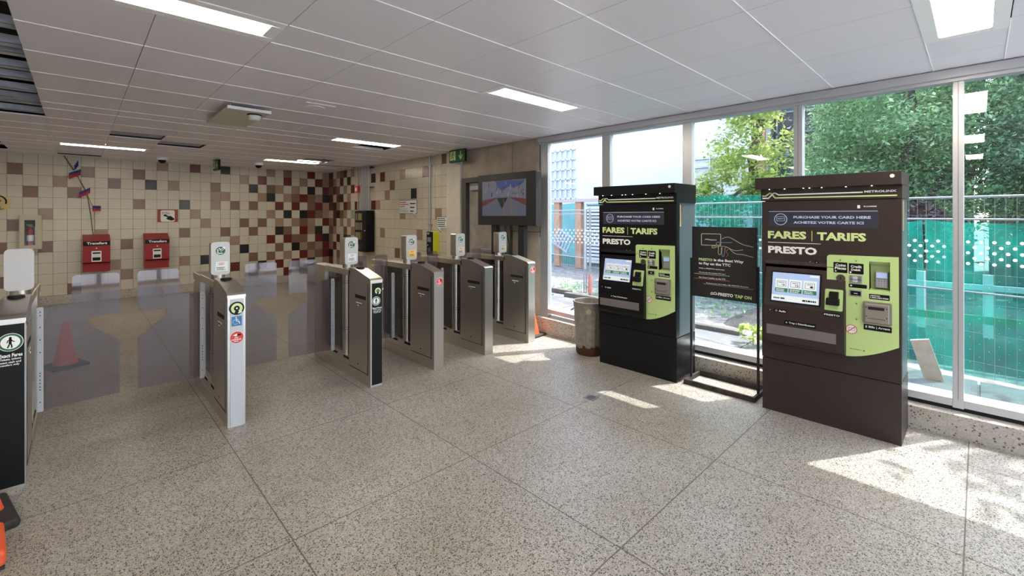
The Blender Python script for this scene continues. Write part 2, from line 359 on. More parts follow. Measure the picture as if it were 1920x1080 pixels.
# assumed, unseen glazed front, added to bring daylight onto the near ceiling
struct(MB().box(XL-.2, -1.7, YR-.12, YR, 0, PT).build('wall_front', PLAIN))
m = MB().box(-1.7, 4.8, YR-.12, YR, 2.6, PT).box(-1.7, 4.8, YR-.12, YR, 0, .08)
for k in range(4, 11): m.box(XL+.02+1.05*k-.04, XL+.02+1.05*k+.04, YR-.12, YR, .08, 2.6)
struct(m.build('wall_front', ALU))
struct(MB().box(-1.7, 4.7, YR-.066, YR-.06, .08, 2.6).build('window_7', GLASS))
struct(MB().box(-25, 4.76, -30, YR-.2, -.05, -.0, .004).build('ground', mk('added_bounce_paving', (.50, .50, .52), .85, vary=.1, vscale=1)))  # unseen paving, added to bounce sunlight in through the assumed front
struct(MB().box(4.63, 4.71, YR, 4.3, 2.665, PT+.2).build('wall_right', CONC))
# ---- ceiling of metal panels with openings
rx = [-.26+.556*k for k in range(-11, 9)]; rx = [x for x in rx if x > XL-.3]+[4.585]; rx[0] = XL; rx = sorted(set(rx)); rx = [x for x in rx if x <= 4.585]
ryl = [YR, -3.5, -2.9, -2.3, -1.69, -1.08, -.465, -.12, .235, .85, 1.465, 2.08, 2.695, 3.035, 3.655, 4.265, 4.875, 5.485, 6.1, 6.44, 7.05, 7.62, 8.16, 8.73, 9.34, 9.68, 10.35, 10.97, YB-.006]
def openp(xc, yc):
    if xc < -.26 and 3.3 < yc < 7.07: return 1
    if xc < -.78 and 9.3 < yc < 11: return 1
    if .29 < xc < .86 and 7.6 < yc < 8.2: return 1
    if .84 < xc < 1.41 and 8.16 < yc < 8.75: return 1
    if 3.05 < xc < 3.63 and 6.44 < yc < 7.05: return .5
    if -.26 < xc < .30 and yc > 10.95: return .35
    if 3.05 < xc < 3.64 and 8.73 < yc < 9.35: return 1
    if 3.6 < xc < 4.6 and 9.68 < yc < 10.4: return .6
    return 0
lights = [(-.26, .852, 2.695, 3.035), (2.52, 3.632, 2.695, 3.035), (-.26, .852, 9.34, 9.68), (2.52, 3.632, 9.34, 9.68), (2.52, 3.632, 6.1, 6.44), (2.52, 3.80, -.12, .235),
          (-.26, .852, -.12, .235), (-3.04, -1.93, 2.695, 3.035), (-3.04, -1.93, -.12, .235), (-3.04, -1.93, 9.34, 9.68)]  # out of view; these four are added to help light the hall
m = MB(); G = .004
for a, b in zip(rx, rx[1:]):
    for c, e in zip(ryl, ryl[1:]):
        xc, yc = (a+b)/2, (c+e)/2
        if any(l[0]-.02 < xc < l[1]+.02 and l[2] < yc < l[3] for l in lights): continue
        o = openp(xc, yc); c2 = c
        if o == 1: continue
        if o == .5: c2 = c+.42*(e-c)+.12
        if o == .6: c2 = c+.45*(e-c)
        if o == .35: m.mat(0).box(a+G/2, b-G/2, c+.30, e, CZ, CZ+.012); continue
        m.mat(0).box(a+G/2, b-G/2, c2+.003, e-.003, CZ, CZ+.012)
        yj = c2; prof_ = [(yj+.0032*math.cos(q), CZ-.004*math.sin(q)) for q in [PI*j/6 for j in range(7)]]
        m.mat(1).prism_x(prof_, a+G/2, b-G/2)  # paler half-round strip paints in the light caught along panel edges
struct(m.build('ceiling', [CEIL, CEILS]))
PLEN = mk('plenum_dark', (.05, .05, .055), .9)
struct(MB().box(XL-.2, 4.8, YR-.2, YB+.2, PT, PT+.2).build('ceiling', PLEN))
# blocking layer above the closed panels keeps daylight out of the seams
m = MB()
for a, b in zip(rx, rx[1:]):
    for c, e in zip(ryl, ryl[1:]):
        if not openp((a+b)/2, (c+e)/2): m.box(a, b, c, e, CZ+.06, CZ+.066)
struct(m.build('ceiling', DARK))
# steel channels seen in the openings
CHAN = mk('channel_steel', (.50, .53, .60), .5, .25, vary=.2, vscale=8)
def channel(x0, x1, y, z, w=.045, h=.06):
    return MB().box(x0, x1, y, y+.003, z, z+h).box(x0, x1, y, y+w, z, z+.003).box(x0, x1, y+w-.003, y+w, z, z+h*.4)
ch = []
for k, (y, z) in enumerate([(3.45, 2.72), (3.95, 2.72), (4.30, 2.70), (4.62, 2.72), (5.05, 2.72), (5.42, 2.72), (5.80, 2.70), (6.35, 2.72), (6.68, 2.74), (6.95, 2.70)]):
    loc = (-.27, y, z); o = local(channel(-2.4, -.27, y, z, .09, .055), loc).build('ceiling_channel', CHAN); o.location = loc
    tag(o, 'grey steel channel exposed in the long open strip of ceiling at left', 'channel', 'steel channels above the open ceiling strip')
for x0, x1, y, z in [(.30, .85, 7.87, 2.70), (.30, .85, 8.02, 2.70), (.86, 1.40, 8.42, 2.70), (.86, 1.40, 8.57, 2.70), (3.08, 3.62, 6.83, 2.684), (3.08, 3.62, 9.12, 2.684), (3.65, 4.5, 9.84, 2.684), (-1.9, -.80, 9.6, 2.70), (-1.9, -.80, 10.4, 2.70)]:
    loc = (x0, y, z); o = local(channel(x0, x1, y, z, .13, .02), loc).build('ceiling_channel', CHAN); o.location = loc
    tag(o, 'steel channel seen through a small missing ceiling panel', 'channel', 'steel channels above the small ceiling openings')
# luminaires
lab = ['long lit ceiling light nearest the camera at top left', 'lit ceiling light over the gates beside the window wall', 'thin lit ceiling light above the red boxes near the tiled wall',
       'thin lit ceiling light in front of the dark-tiled corner', 'lit ceiling light above the third gate, middle depth of the room', 'square-ended lit ceiling light at the top right corner above the near fare machine',
       'added unseen ceiling light straight above the camera', 'added unseen ceiling light out to the left over the gate row', 'added unseen ceiling light to the left behind the camera', 'added unseen ceiling light far left near the tiled wall']
for (x0, x1, y0, y1), lb in zip(lights, lab):
    t = thing('ceiling_light', ((x0+x1)/2, (y0+y1)/2, CZ), lb, 'ceiling light', group='recessed ceiling lights')
    w, h = (x1-x0)/2, (y1-y0)/2
    m = MB()
    for a, b, c, d_ in ((-w, w, -h, -h+.07), (-w, w, h-.07, h), (-w, -w+.07, -h+.07, h-.07), (w-.07, w, -h+.07, h-.07)): m.box(a+.003, b-.003, c+.003, d_-.003, -.004, .012)
    m.box(-w+.03, w-.03, -h+.03, h-.03, .03, .1)
    m.build('frame', CEILS, t)
    MB().box(-w+.065, w-.065, -h+.065, h-.065, .0, .006).build('diffuser', LAMPM, t)
# ceiling items
t = thing('ceiling_access_panel', (1.2, 5.4, CZ+.02), 'white dropped access panel hanging from the ceiling with a smoke detector on it', 'ceiling panel')
IV = mk('ivory_panel', (.68, .64, .50), .5)
MB().box(-.19, .19, -.48, .48, -.075, -.055, .002).mat(1).box(-.19, .19, -.484, -.478, -.078, -.05).build('panel', [IV, CEILS], t)
m = MB()
for x in (-.15, .15):
    for y in (-.4, .4): m.cyl((x, y, -.056), (x, y, 0), .006, n=8)
m.build('hanger', GALV, t)
t2 = thing('smoke_detector', (1.28, 5.08, CZ-.055), 'round white smoke detector on the dropped ceiling panel', 'smoke detector')
MB().lathe([(0, -.055), (.045, -.055), (.058, -.03), (.062, 0), (0, 0)]).build('housing', WHITE, t2); MB().lathe([(.0, -.012), (.066, -.012), (.066, 0), (0, 0)]).build('base_ring', BLACK, t2)
m = MB().box(-.14, .14, -.16, .16, -.008, 0, .003).mat(1).cyl((0, 0, -.012), (0, 0, -.008), .09, n=24)
o = m.build('ceiling_hatch', [CEIL, CEILS]); o.location = (1.68, 4.55, CZ); tag(o, 'small square flush hatch in the white ceiling above the wide gates', 'hatch')
for (x, y), lb in (((1.10, 10.35), 'dome security camera near the red wall sign, white housing'), ((2.62, 10.1), 'dome security camera hanging by the thin light near the dark-tiled corner')):
    t = thing('dome_camera', (x, y, CZ), lb, 'security camera', group='dome cameras on the ceiling')
    MB().lathe([(0, 0), (.085, 0), (.085, -.04), (.07, -.065), (0, -.065)]).build('housing', CEIL, t)
    MB().lathe([(.062, -.06), (.058, -.085), (.04, -.11), (.015, -.122), (0, -.123)]).build('dome', BLACK, t)
YPR = mk('sign_glow_yellow', (.62, .66, .30), .5)
def exit_sign(loc, rz, w, h, lb):
    t = thing('exit_sign', loc, lb, 'exit sign', rz=rz, group='exit signs')
    MB().box(-w/2, w/2, -.02, .02, -h-.01, 0, .003).mat(1).box(-w/2+.003, w/2-.003, -.0215, -.0195, -h-.005, -.008).build('housing', [DARK, GREEN], t)
    m = MB(); y0, y1 = -.0235, -.0216; z = -h*.5; s = h/.2
    m.sheet([[(-w*.44, z-.075*s), (-w*.08, z-.075*s), (-w*.08, z+.08*s), (-w*.44, z+.08*s)]], y0+.0008, y1)
    m.mat(1)
    cx = -w*.27
    m.disc(cx+.015*s, z+.055*s, .013*s, y0, y1, 14); m.line([(cx+.01*s, z+.035*s), (cx-.005*s, z-.005*s), (cx+.025*s, z-.035*s), (cx+.02*s, z-.068*s)], .014*s, y0, y1)
    m.line([(cx-.005*s, z-.005*s), (cx-.025*s, z-.035*s), (cx-.05*s, z-.035*s)], .013*s, y0, y1); m.line([(cx+.005*s, z+.028*s), (cx+.04*s, z+.01*s)], .01*s, y0, y1); m.line([(cx+.005*s, z+.03*s), (cx-.03*s, z+.02*s), (cx-.04*s, z-.005*s)], .01*s, y0, y1)
    m.mat(0); cx = w*.24
    m.line([(cx, z+.07*s), (cx, z-.05*s)], .018*s, y0, y1); m.line([(cx-.045*s, z+.0*s), (cx, z-.065*s), (cx+.045*s, z+.0*s)], .018*s, y0, y1)
    m.build('pictogram', [YPR, GREEN], t)
    return t
exit_sign((4.45, 5.89, CZ-.005), -PI/2, .42, .19, 'green running man exit sign with down arrow above the pale concrete column')
exit_sign((1.92, 10.2, CZ-.005), -PI/2+.1, .30, .19, 'exit sign seen nearly edge on, hanging near the tiled back wall')
# ================================================================ FARE GATES
def roundel(m, x, z, r, y, mi):                      # black target with a lime ring
    m.mat(mi[0]).disc(x, z, r, y-.004, y); m.mat(mi[1]).ring(x, z, r*.78, r*.40, y-.005, y-.003); m.mat(mi[0]).disc(x, z-r*.62, r*.3, y-.0055, y-.004, 14)
    m.mat(mi[2]).disc(x, z, r*.13, y-.0055, y-.004, 12); m.mat(mi[2]).line([(x+r*.2, z-r*.72), (x+r*.62, z-r*.58)], r*.16, y-.006, y-.004)
def walker(m, x, z, s, y0, y1):
    m.disc(x+.0*s, z+.34*s, .075*s, y0, y1, 14)
    m.line([(x, z+.24*s), (x-.01*s, z-.03*s)], .15*s, y0, y1)
    m.line([(x-.02*s, z-.05*s), (x-.07*s, z-.2*s), (x-.14*s, z-.4*s)], .075*s, y0, y1); m.line([(x+.0*s, z-.05*s), (x+.06*s, z-.2*s), (x+.08*s, z-.4*s)], .075*s, y0, y1)
    m.line([(x+.03*s, z+.22*s), (x+.12*s, z+.08*s), (x+.22*s, z+.04*s)], .055*s, y0, y1); m.line([(x-.04*s, z+.22*s), (x-.14*s, z+.12*s), (x-.16*s, z-.02*s)], .055*s, y0, y1)
def paddle(side, w, gate_half, gap_half, parent):     # acrylic wing in the xz plane at local y .81
    x0 = gate_half+.028; xi = w+gate_half-gap_half     # from the gate out to the slot in the middle
    full = xi-x0; s = min(1, full/.39); wt = .27*s; nt = .18*s
    pts = [(x0, .19), (xi, .20), (xi, .61), (xi-nt, .765), (xi-nt, .82), (xi, .825), (xi, 1.135), (xi-.015, 1.15), (xi-wt+.015, 1.15), (xi-wt, 1.135), (xi-wt, .945), (xi-wt-.015, .93), (x0, .93)]
    pts = [(side*a, b) for a, b in pts]
    if side < 0: pts = pts[::-1]
    o = MB().sheet([pts], .80, .81).build('glass_paddle', PADDLE, parent)
    m = MB(); x = side*(gate_half+.025)
    m.rrect(x-.017, x+.017, .18, .935, .790, .800, .008).box(min(x, side*gate_half)-.0, max(x, side*gate_half), .80, .812, .2, .9).mat(1)
    for z in (.90, .875, .79, .70, .61, .46, .44, .41, .385, .36, .34, .25): m.disc(x, z, .004, .7875, .79, 8)
    m.build('hinge_bar', [SILVER, DARK], parent)
def make_gate(x, label, face, decals, left, right_, card, head=True, slotcol=None):
    t = thing('fare_gate', (x, 3.91, 0), label, 'fare gate', group='row of stainless steel fare gates')
    W = .06
    # front cabinet
    prof = [(0, 0), (.45, 0), (.45, 1.07), (.36, 1.07), (.30, 1.068), (.05, 1.012), (.015, .998), (0, .985)]
    m = MB().prism_x([(a+.006, b) for a, b in prof], -W, W).rrect(-W+.001, W-.001, .002, .984, -.004, .02, .003)
    m.cyl((-W+.012, .008, 0), (-W+.012, .008, .984), .012, n=16).cyl((W-.012, .008, 0), (W-.012, .008, .984), .012, n=16)
    m.build('front_cabinet', STEEL, t)
    m = MB().prism_x([(-.006, .975), (.02, .975), (.30, 1.045), (.45, 1.05), (.45, 1.078), (.30, 1.076), (.05, 1.02), (.012, 1.010), (-.006, .996)], -W-.002, W+.002).build('lid', STEEL, t)
    # side door panels with slots and locks
    for sd in (-1, 1):
        a, b = (-W-.003, -W) if sd < 0 else (W, W+.003)
        m = MB().box(a, b, .05, .435, .115, .945).mat(1)
        a, b = (-W-.0045, -W-.002) if sd < 0 else (W+.002, W+.0045)
        m.box(a, b, .085, .31, .80, .833).box(a, b, .19, .28, .742, .748).box(a, b, .045, .05, .10, .96).box(a, b, .05, .44, .108, .113)
        m.mat(2).cyl((a, .24, .735) if sd < 0 else (b, .24, .735), (a-.004*1, .24, .735) if sd < 0 else (b+.004, .24, .735), .007, n=10).box(a, b, .17, .29, .752, .762)
        m.mat(1).cyl((a, .245, .168), (a-.001, .245, .168), .009, n=10)
        m.build('side_door', [STEEL, DARK, WHITE], t)
    # base with floor slots
    m = MB().box(-W+.0015, W-.0015, .03, 1.34, .0, .098).box(-W+.004, W-.004, .44, 1.10, .098, .185, .003)
    m.mat(1)
    for sd in (-1, 1):
        a, b = (-W+.002, -W+.006) if sd < 0 else (W-.006, W-.002)
        m.box(a, b, .38 if 0 else .46, .59, .155, .178).box(a, b, .74, .92, .155, .178)
    m.build('base', [STEEL, DARK], t)
    # rear cabinet, rail
    MB().box(-W, W, 1.06, 1.37, 0, .985, .004).box(-W-.003, W+.003, 1.02, 1.375, .985, 1.05, .006).mat(1).cyl((-W-.004, 1.33, .97), (W+.004, 1.33, .97), .012, n=10).build('rear_cabinet', [STEEL, WHITE], t)
    MB().box(-W, W, .42, 1.06, .995, 1.058, .006).build('top_rail', STEEL, t)
    MB().box(-.02, .02, .46, 1.05, .185, .99).build('infill_panel', SMOKE, t)
    # reader post and head
    m = MB().cyl((0, .62, .185), (0, .62, 1.105), .05, n=28)
    m.mat(1)
    for z in (.928, .905, .452, .43): m.cyl((0, .62, z), (0, .62, z+.003), .0505, n=28, caps=False)
    m.build('post', [STEEL, DARK], t)
    h = MB().box(-.062, .062, .545, .66, 1.10, 1.37, .012, 3).build('reader_head', STEEL, t)
    MB().rrect(-.0685, .0685, 1.097, 1.375, .530, .548, .028, 7).build('face_plate', HEADM, h)
    if head:
        m = MB(); y = .5295
        m.mat(0).disc(0, 1.30, .034, y-.001, y); m.mat(1)
        m.line([(.026, 1.326), (-.008, 1.292)], .016, y-.002, y-.001); m.line([(-.02, 1.312), (-.02, 1.279), (.014, 1.279)], .007, y-.002, y-.001); m.line([(-.012, 1.322), (.0, 1.31)], .006, y-.002, y-.001)
        m.mat(0).line([(.02, 1.32), (-.008, 1.292)], .008, y-.003, y-.002); m.sheet([[(-.016, 1.285), (.008, 1.285), (-.016, 1.309)]], y-.003, y-.002)
        m.build('arrow_sign', [GREEN, WHITE], h)
        m = MB().box(-.040, .052, .526, .530, 1.127, 1.208, .0015).mat(1).bars(-.015, .03, 1.178, 1.2, 2, .5255, 3).mat(2).bars(-.03, .04, 1.135, 1.165, 3, .5255, 5)
        m.build('ticket_plate', [card, REDS, BLACK], h)
    # token disc on the lid
    MB().lathe([(0, 1.092), (.036, 1.092), (.040, 1.088), (.040, 1.066), (0, 1.066)], c=(.0, .33, 0)).build('token_reader', BLACK, t)
    # front plate and decals
    if face is not None:
        m = MB().box(-.047 if face is BLACK else -.042, .056 if face is BLACK else .046, -.008, -.003, .02 if face is BLACK else .0, .965, .001); m.build('front_plate', face, t)
    y = -.0085
    if 'fare' in decals:
        x0 = -.006
        m = MB(); m.mat(1).disc(x0, .80, .042, y-.001, y); m.mat(0).disc(x0, .80, .039, y-.0015, y-.0005); m.mat(1).disc(x0, .80, .031, y-.002, y-.001); m.mat(2); walker(m, x0, .80, .062, y-.003, y-.002)
        m.build('pedestrian_sign', [GREEN, WHITE, BLACK], t) if 'low' not in decals else None
        if 'low' in decals:
            m = MB(); m.mat(1).disc(.0, .862, .052, y-.001, y); m.mat(0).disc(.0, .862, .049, y-.0015, y-.0005); m.mat(1).disc(.0, .862, .039, y-.002, y-.001); m.mat(2); walker(m, 0, .862, .076, y-.003, y-.002)
            m.build('pedestrian_sign', [GREEN, WHITE, BLACK], t)
            m = MB().text('Exact Fares', -.044, .048, .776, .797, y-.001, .03).text('Tickets, tokens', -.044, .042, .757, .771, y-.001, .02).text('exact cash and', -.044, .042, .741, .753, y-.001, .02).text('transfers only', -.044, .036, .723, .737, y-.001, .02)
        else:
            m = MB().text('Exact Fares', -.042, .050, .728, .742, y-.001, .03).text('Tickets, tokens', -.036, .044, .713, .724, y-.001, .02).text('exact cash and', -.036, .044, .700, .710, y-.001, .02).text('transfers only', -.030, .038, .686, .697, y-.001, .02)
        m.build('lettering', WHITE, t)
    if 'round' in decals:
        m = MB(); roundel(m, decals['round'][0], decals['round'][1], .05 if face is SILVER else .038, -.004 if face is None else -.008, (0, 1, 2)); m.build('target_sign', [BLACK, LIMET, WHITE], t)
    if 'chair' in decals:
        m = MB().box(-.034, .034, y-.001, y, .762, .834).mat(1); z = .80; s = .05
        m.disc(-.004, z+.025, .0045, y-.002, y-.001, 12).line([(-.004, z+.018), (-.003, z-.002), (.013, z-.003), (.019, z-.022)], .0055, y-.002, y-.001).line([(-.003, z+.009), (.01, z+.009)], .004, y-.002, y-.001)
        m.line([(-.008+.017*math.cos(a), z-.008+.017*math.sin(a)) for a in [math.radians(100+12*i) for i in range(20)]], .004, y-.002, y-.001)
        m.build('wheelchair_sign', [BLUE, WHITE], t)
    if 'red' in decals:
        xx, z, r = decals['red']; yy = -.0045 if face is None else y
        m = MB().mat(1).disc(xx, z, r, yy-.001, yy).mat(0).disc(xx, z, r*.95, yy-.0015, yy-.0005).mat(1)
        m.sheet([[(xx-r*.55, z+r*.42), (xx-r*.1, z+r*.15), (xx+r*.05, z+r*.3), (xx+r*.0, z+r*.62), (xx-r*.3, z+r*.45)]], yy-.002, yy-.001).bars(xx-r*.3, xx+r*.35, z-r*.2, z+r*.08, 1, yy-.002, 2).bars(xx-r*.75, xx+r*.75, z-r*.5, z-r*.2, 1, yy-.002, 4).bars(xx-r*.4, xx+r*.4, z-r*.75, z-r*.5, 1, yy-.002, 6)
        m.mat(2).sheet([[(xx+r*.1, z+r*.2), (xx+r*.6, z+r*.25), (xx+r*.6, z+r*.5), (xx+r*.15, z+r*.55)]], yy-.002, yy-.001).build('warning_sign', [REDS, WHITE, BLACK], t)
    if left: paddle(-1, left/2, W, .055 if left > .8 else .05, t)
    if right_: paddle(1, right_/2, W, .055 if right_ > .8 else .05, t)
    return t
CARDW = mk('ticket_card_white', (.74, .78, .78), .4); CARDY = mk('ticket_card_yellow', (.78, .55, .14), .4); CARDG = mk('ticket_card_beige', (.62, .55, .44), .4)
gx = [-.285, .863, 2.005, 2.705, 3.395, 4.108]
def gap(i): return gx[i+1]-gx[i]-.12
make_gate(gx[0], 'leftmost fare gate, black front with pedestrian sign and a blank silver head', BLACK, {'fare': 1, 'low': 1}, 0, gap(0), CARDW, head=False)
make_gate(gx[1], 'fare gate with silver front carrying a blue wheelchair sticker', SILVER, {'round': (.0, .895), 'chair': 1, 'red': (0, .675, .047)}, gap(0), gap(1), CARDW)
make_gate(gx[2], 'fare gate with black front, pedestrian sign and white-carded head, in the middle of the row', BLACK, {'fare': 1, 'round': (.01, .893)}, gap(1), gap(2), CARDW)
make_gate(gx[3], 'steel-fronted fare gate with red round sticker and a yellow ticket card on its head', None, {'red': (.008, .905, .042)}, gap(2), gap(3), CARDY)
make_gate(gx[4], 'plain steel-fronted fare gate without any sticker, second from the window wall', None, {}, gap(3), gap(4), CARDG)
make_gate(gx[5], 'fare gate nearest the window wall, steel front with a red sticker', None, {'red': (.02, .908, .042)}, gap(4), 0, CARDG)
# ================================================================ FARE MACHINES
SCREEN = mk('screen_blue', (.34, .45, .68), .3, emit=.38); SCRW = mk('screen_white', (.70, .75, .80), .3, emit=.3); SCRG = mk('screen_green', (.02, .16, .06), .3, emit=.25)
def make_machine(y_left, label, body, idtxt):
    t = thing('fare_machine', (4.09, y_left, 0), label, 'fare machine', rz=-PI/2, group='fare vending machines')
    SIDE = mk('machine_side_grey', (.10, .12, .13), .32, .3); TAN = mk('tan_edge_strip', (.55, .40, .20), .5)
    MB().box(0, .88, .008, .405, 0, .425, .003).build('base_cabinet', body, t)
    MB().box(.004, .876, .062, .41, .43, 1.80, .003).build('cabinet', SIDE, t)
    hole = [(.705, 1.062), (.705, 1.270), (.82, 1.270), (.82, 1.062)]
    dr = MB().sheet([[(0, .432), (.88, .432), (.88, 1.712), (0, 1.712)], hole], 0, .06).build('front_door', body, t)
    MB().box(.881, .884, .064, .082, 1.49, 1.70).build('edge_strip', TAN, t)
    MB().box(-.008, .885, -.006, .41, 1.718, 1.812, .002).build('header', body, t)
    cap = MB().box(-.04, .885, -.05, .415, 1.812, 1.905, .002).build('top_cap', body, t)
    m = MB().disc(.835, 1.872, .013, -.0525, -.05, 20).ring(.835, 1.872, .009, .008, -.053, -.0525, 16); m.build('round_sticker', WHITE, cap)
    # header stripes
    y = -.0065
    m = MB().mat(0)
    m.line([(.008, 1.739), (.050, 1.739), (.088, 1.779), (.128, 1.779) if 0 else (.10, 1.779), (.125, 1.764), (.665, 1.766)], .0095, y-.0015, y)
    m.text('METROLINX', .676, .854, 1.762, 1.778, y-.001, .03)
    m.mat(1).line([(.008, 1.757), (.030, 1.757), (.058, 1.779), (.068, 1.779), (.10, 1.740), (.854, 1.738)], .0095, y-.003, y-.0015)
    m.build('header_logo', [WHITE, LIMET], t)
    for u in (.06, .17, .30, .34, .42, .57, .72): MB().cyl((u, -.02, 1.808), (u, -.02, 1.812), .004, n=10).build('header_lamp', mk('small_lamp', (1, 1, .95), .5, emit=6), cap)
    # door graphics
    m = MB(); y = -.0008
    m.mat(2).box(.050, .754, y, 0, 1.506, 1.628).mat(3).box(.052, .752, y-.0006, 0, 1.628, 1.632)
    y -= .0008
    m.mat(3).ring(.137, 1.567, .047, .042, y, y+.0006); m.sheet([rr(.107, .167, 1.552, 1.590, .004), rr(.110, .164, 1.555, 1.587, .003)[::-1]], y, y+.0006).text('PRESTO', .115, .159, 1.567, 1.576, y-.0002, .03)
    m.text('PURCHASE YOUR CARD HERE', .228, .712, 1.574, 1.594, y, .04).text('ACHETEZ VOTRE CARTE ICI', .228, .672, 1.533, 1.553, y, .04)
    m.mat(1).text('FARES', .044, .316, 1.410, 1.472, y, .045).text('TARIFS', .386, .686, 1.408, 1.470, y, .045).box(.3505, .3545, y, 0, 1.398, 1.478)
    m.mat(0).box(.044, .410, y, 0, 1.377, 1.381).text('PRESTO', .046, .386, 1.291, 1.350, y, .045)
    m.box(.635, .651, y, 0, 1.650, 1.673).text(idtxt, .672, .745, 1.658, 1.668, y, .03)
    m.build('door_graphics', [WHITE, LIMET, mk('banner_dark', (.03, .032, .055), .35), mk('banner_print', (.50, .56, .78), .5)], dr)
    # sloping screen module
    sm = MB().prism_x([(0, 1.235), (-.012, 1.21), (-.012, 1.205), (.004, 1.20), (-.058, .875), (-.058, .60), (-.05, .575), (0, .56)], .030, .567).build('screen_console', body, t)
    sl = (-.058-.004)/(.875-1.2)
    TT = Matrix(((1, 0, 0, 0), (0, 1, sl, .004-1.2*sl), (0, 0, 1, 0), (0, 0, 0, 1)))
    def SM(): return MB(TT)
    m = SM(); m.mat(4).sheet([rr(.075, .420, .905, 1.15, .004)], -.003, 0)
    m.mat(0).box(.085, .408, -.005, -.003, .916, 1.138); m.mat(1).box(.085, .406, -.006, -.005, .918, .962).box(.345, .402, -.006, -.005, 1.118, 1.132)
    for k, x0 in enumerate((.108, .204, .302)):
        m.mat(1).box(x0, x0+.088, -.006, -.005, 1.018, 1.090); m.mat(2).box(x0, x0+.088, -.006, -.005, .988, 1.018)
        m.mat(4).sheet([rr(x0+.012, x0+.076, 1.030, 1.075, .003), rr(x0+.014, x0+.074, 1.032, 1.073, .003)[::-1]], -.007, -.006).text('PRESTO', x0+.024, x0+.064, 1.058, 1.066, -.0065, .02)
        m.text(('+$', '12', 'i')[k], x0+.045, x0+.066, 1.037, 1.053, -.0065, .03)
        m.mat(1).bars(x0+.008, x0+.080, .990, 1.014, 2, -.0072, k)
    m.mat(4).box(.150, .178, -.007, -.006, .934, .944).bars(.10, .145, .93, .948, 1, -.0075, 1).bars(.30, .395, .925, .950, 1, -.0075, 8)
    m.build('touch_screen', [SCREEN, SCRW, SCRG, WHITE, BLACK], sm)
    m = MB(); y = -.0588
    m.mat(1).rrect(.103, .198, .822, .850, y, -.058, .004).rrect(.178, .392, .735, .770, y, -.058, .004).rrect(.438, .545, .843, .873, y, -.058, .004)
    m.mat(0).text('Audio', .140, .190, .829, .843, y-.0005, .03).text('Tray | Distributeur', .210, .385, .743, .760, y-.0005, .03).text('PRESTO', .443, .540, .851, .864, y-.0005, .03).ring(.122, .836, .007, .005, y-.0005, y, 14).disc(.194, .752, .005, y-.0005, y, 8).disc(.077, .837, .003, y-.001, y+.001, 8)
    m.build('console_labels', [WHITE, BLACK], sm)
    MB().box(.051, .517, -.0595, -.0575, .643, .72, .001).build('dispenser_tray', mk('smoked_flap', (.17, .15, .15), .3), sm)
    # card reader on the console
    cr = SM(); cr.rrect(.446, .556, .893, 1.046, -.012, 0, .008)
    c = cr.build('card_reader', LIME, sm)
    SM().box(.475, .532, -.035, -.012, .955, 1.032, .004).box(.458, .540, -.05, -.012, .935, .985, .006).build('card_holder', BLACK, c) if False else None
    SM().box(.475, .532, -.035, -.012, .955, 1.032, .004).box(.458, .540, -.048, -.012, .935, .985, .006).build('card_holder', BLACK, sm)
    m = MB().disc(.385, 1.237, .014, -.004, 0, 18); m.mat(1).disc(.385, 1.237, .005, -.005, -.004, 10).disc(.34, 1.24, .004, -.002, 0, 8); m.build('camera_eye', [BLACK, GALV], dr)
    # lime panel with its pocket
    cur = [(.569+(.867-.569)*s, .563+(.684-.563)*(s**1.6)) for s in [i/10 for i in range(11)]]
    outl = cur+[(.865, 1.308), (.48, 1.302)]+[(.472-.02*math.sin(a)-.0, 1.282+.02*math.cos(a)) for a in (.3, .8, 1.3, 1.57)]+[(.452, 1.052), (.569, 1.052)]
    gp = MB().sheet([outl, hole], -.012, 0).build('lime_panel', LIME, t)
    m = MB().add([(.705, -.011, 1.062), (.82, -.011, 1.062), (.82, -.011, 1.27), (.705, -.011, 1.27), (.705, .055, 1.075), (.82, .055, 1.075), (.82, .04, 1.235), (.705, .04, 1.235)],
                 [(0, 1, 5, 4), (1, 2, 6, 5), (2, 3, 7, 6), (3, 0, 4, 7), (4, 5, 6, 7)]).build('keypad_pocket', LIME, gp)
    m = MB().box(.733, .808, .015, .05, 1.082, 1.197, .004).mat(1).box(.741, .800, .0135, .015, 1.153, 1.190).mat(2)
    for r in range(4):
        for q in range(4): m.box(.742+q*.0155, .753+q*.0155, .0125, .015, 1.09+r*.014, 1.099+r*.014)
    m.build('keypad', [GALV, SCREEN, SILVER], gp)
    m = MB(); y = -.0128
    m.mat(1)
    for a, b, c_, d_ in ((.493, .578, 1.172, 1.250), (.586, .673, 1.171, 1.248), (.586, .692, 1.071, 1.098), (.704, .818, 1.001, 1.038), (.673, .829, .777, .818)): MB().rrect(a, b, c_, d_, y, -.012, .005).build('label_plate', BLACK, gp)
    m.mat(0); y2 = y-.0005
    m.text('Coins', .505, .568, 1.222, 1.239, y2, .03).text('Pièces', .502, .570, 1.196, 1.216, y2, .03).box(.505, .568, y2, y, 1.219, 1.2205).disc(.507, 1.184, .005, y2, y, 8)
    m.text('Credit', .598, .662, 1.216, 1.235, y2, .03).text('Debit', .600, .655, 1.194, 1.210, y2, .03).box(.592, .602, y2, y, 1.176, 1.188)
    m.disc(.600, 1.085, .006, y2, y, 10).text('ASSISTANCE:', .710, .765, 1.022, 1.031, y2, .03).text('1-800-000-0000' if 0 else '1-855-559-0400', .710, .812, 1.008, 1.018, y2, .03).text('$ Bills | Argent', .682, .820, .789, .809, y2, .03)
    m.mat(2)
    for u, z in ((.535, 1.265), (.629, 1.265)): m.sheet([[(u-.008, z+.006), (u, z-.007), (u+.008, z+.006)]], y, -.012)
    for u, z in ((.633, .956), (.633, .842)): m.sheet([[(u-.007, z-.008), (u+.007, z), (u-.007, z+.008)]], y, -.012)
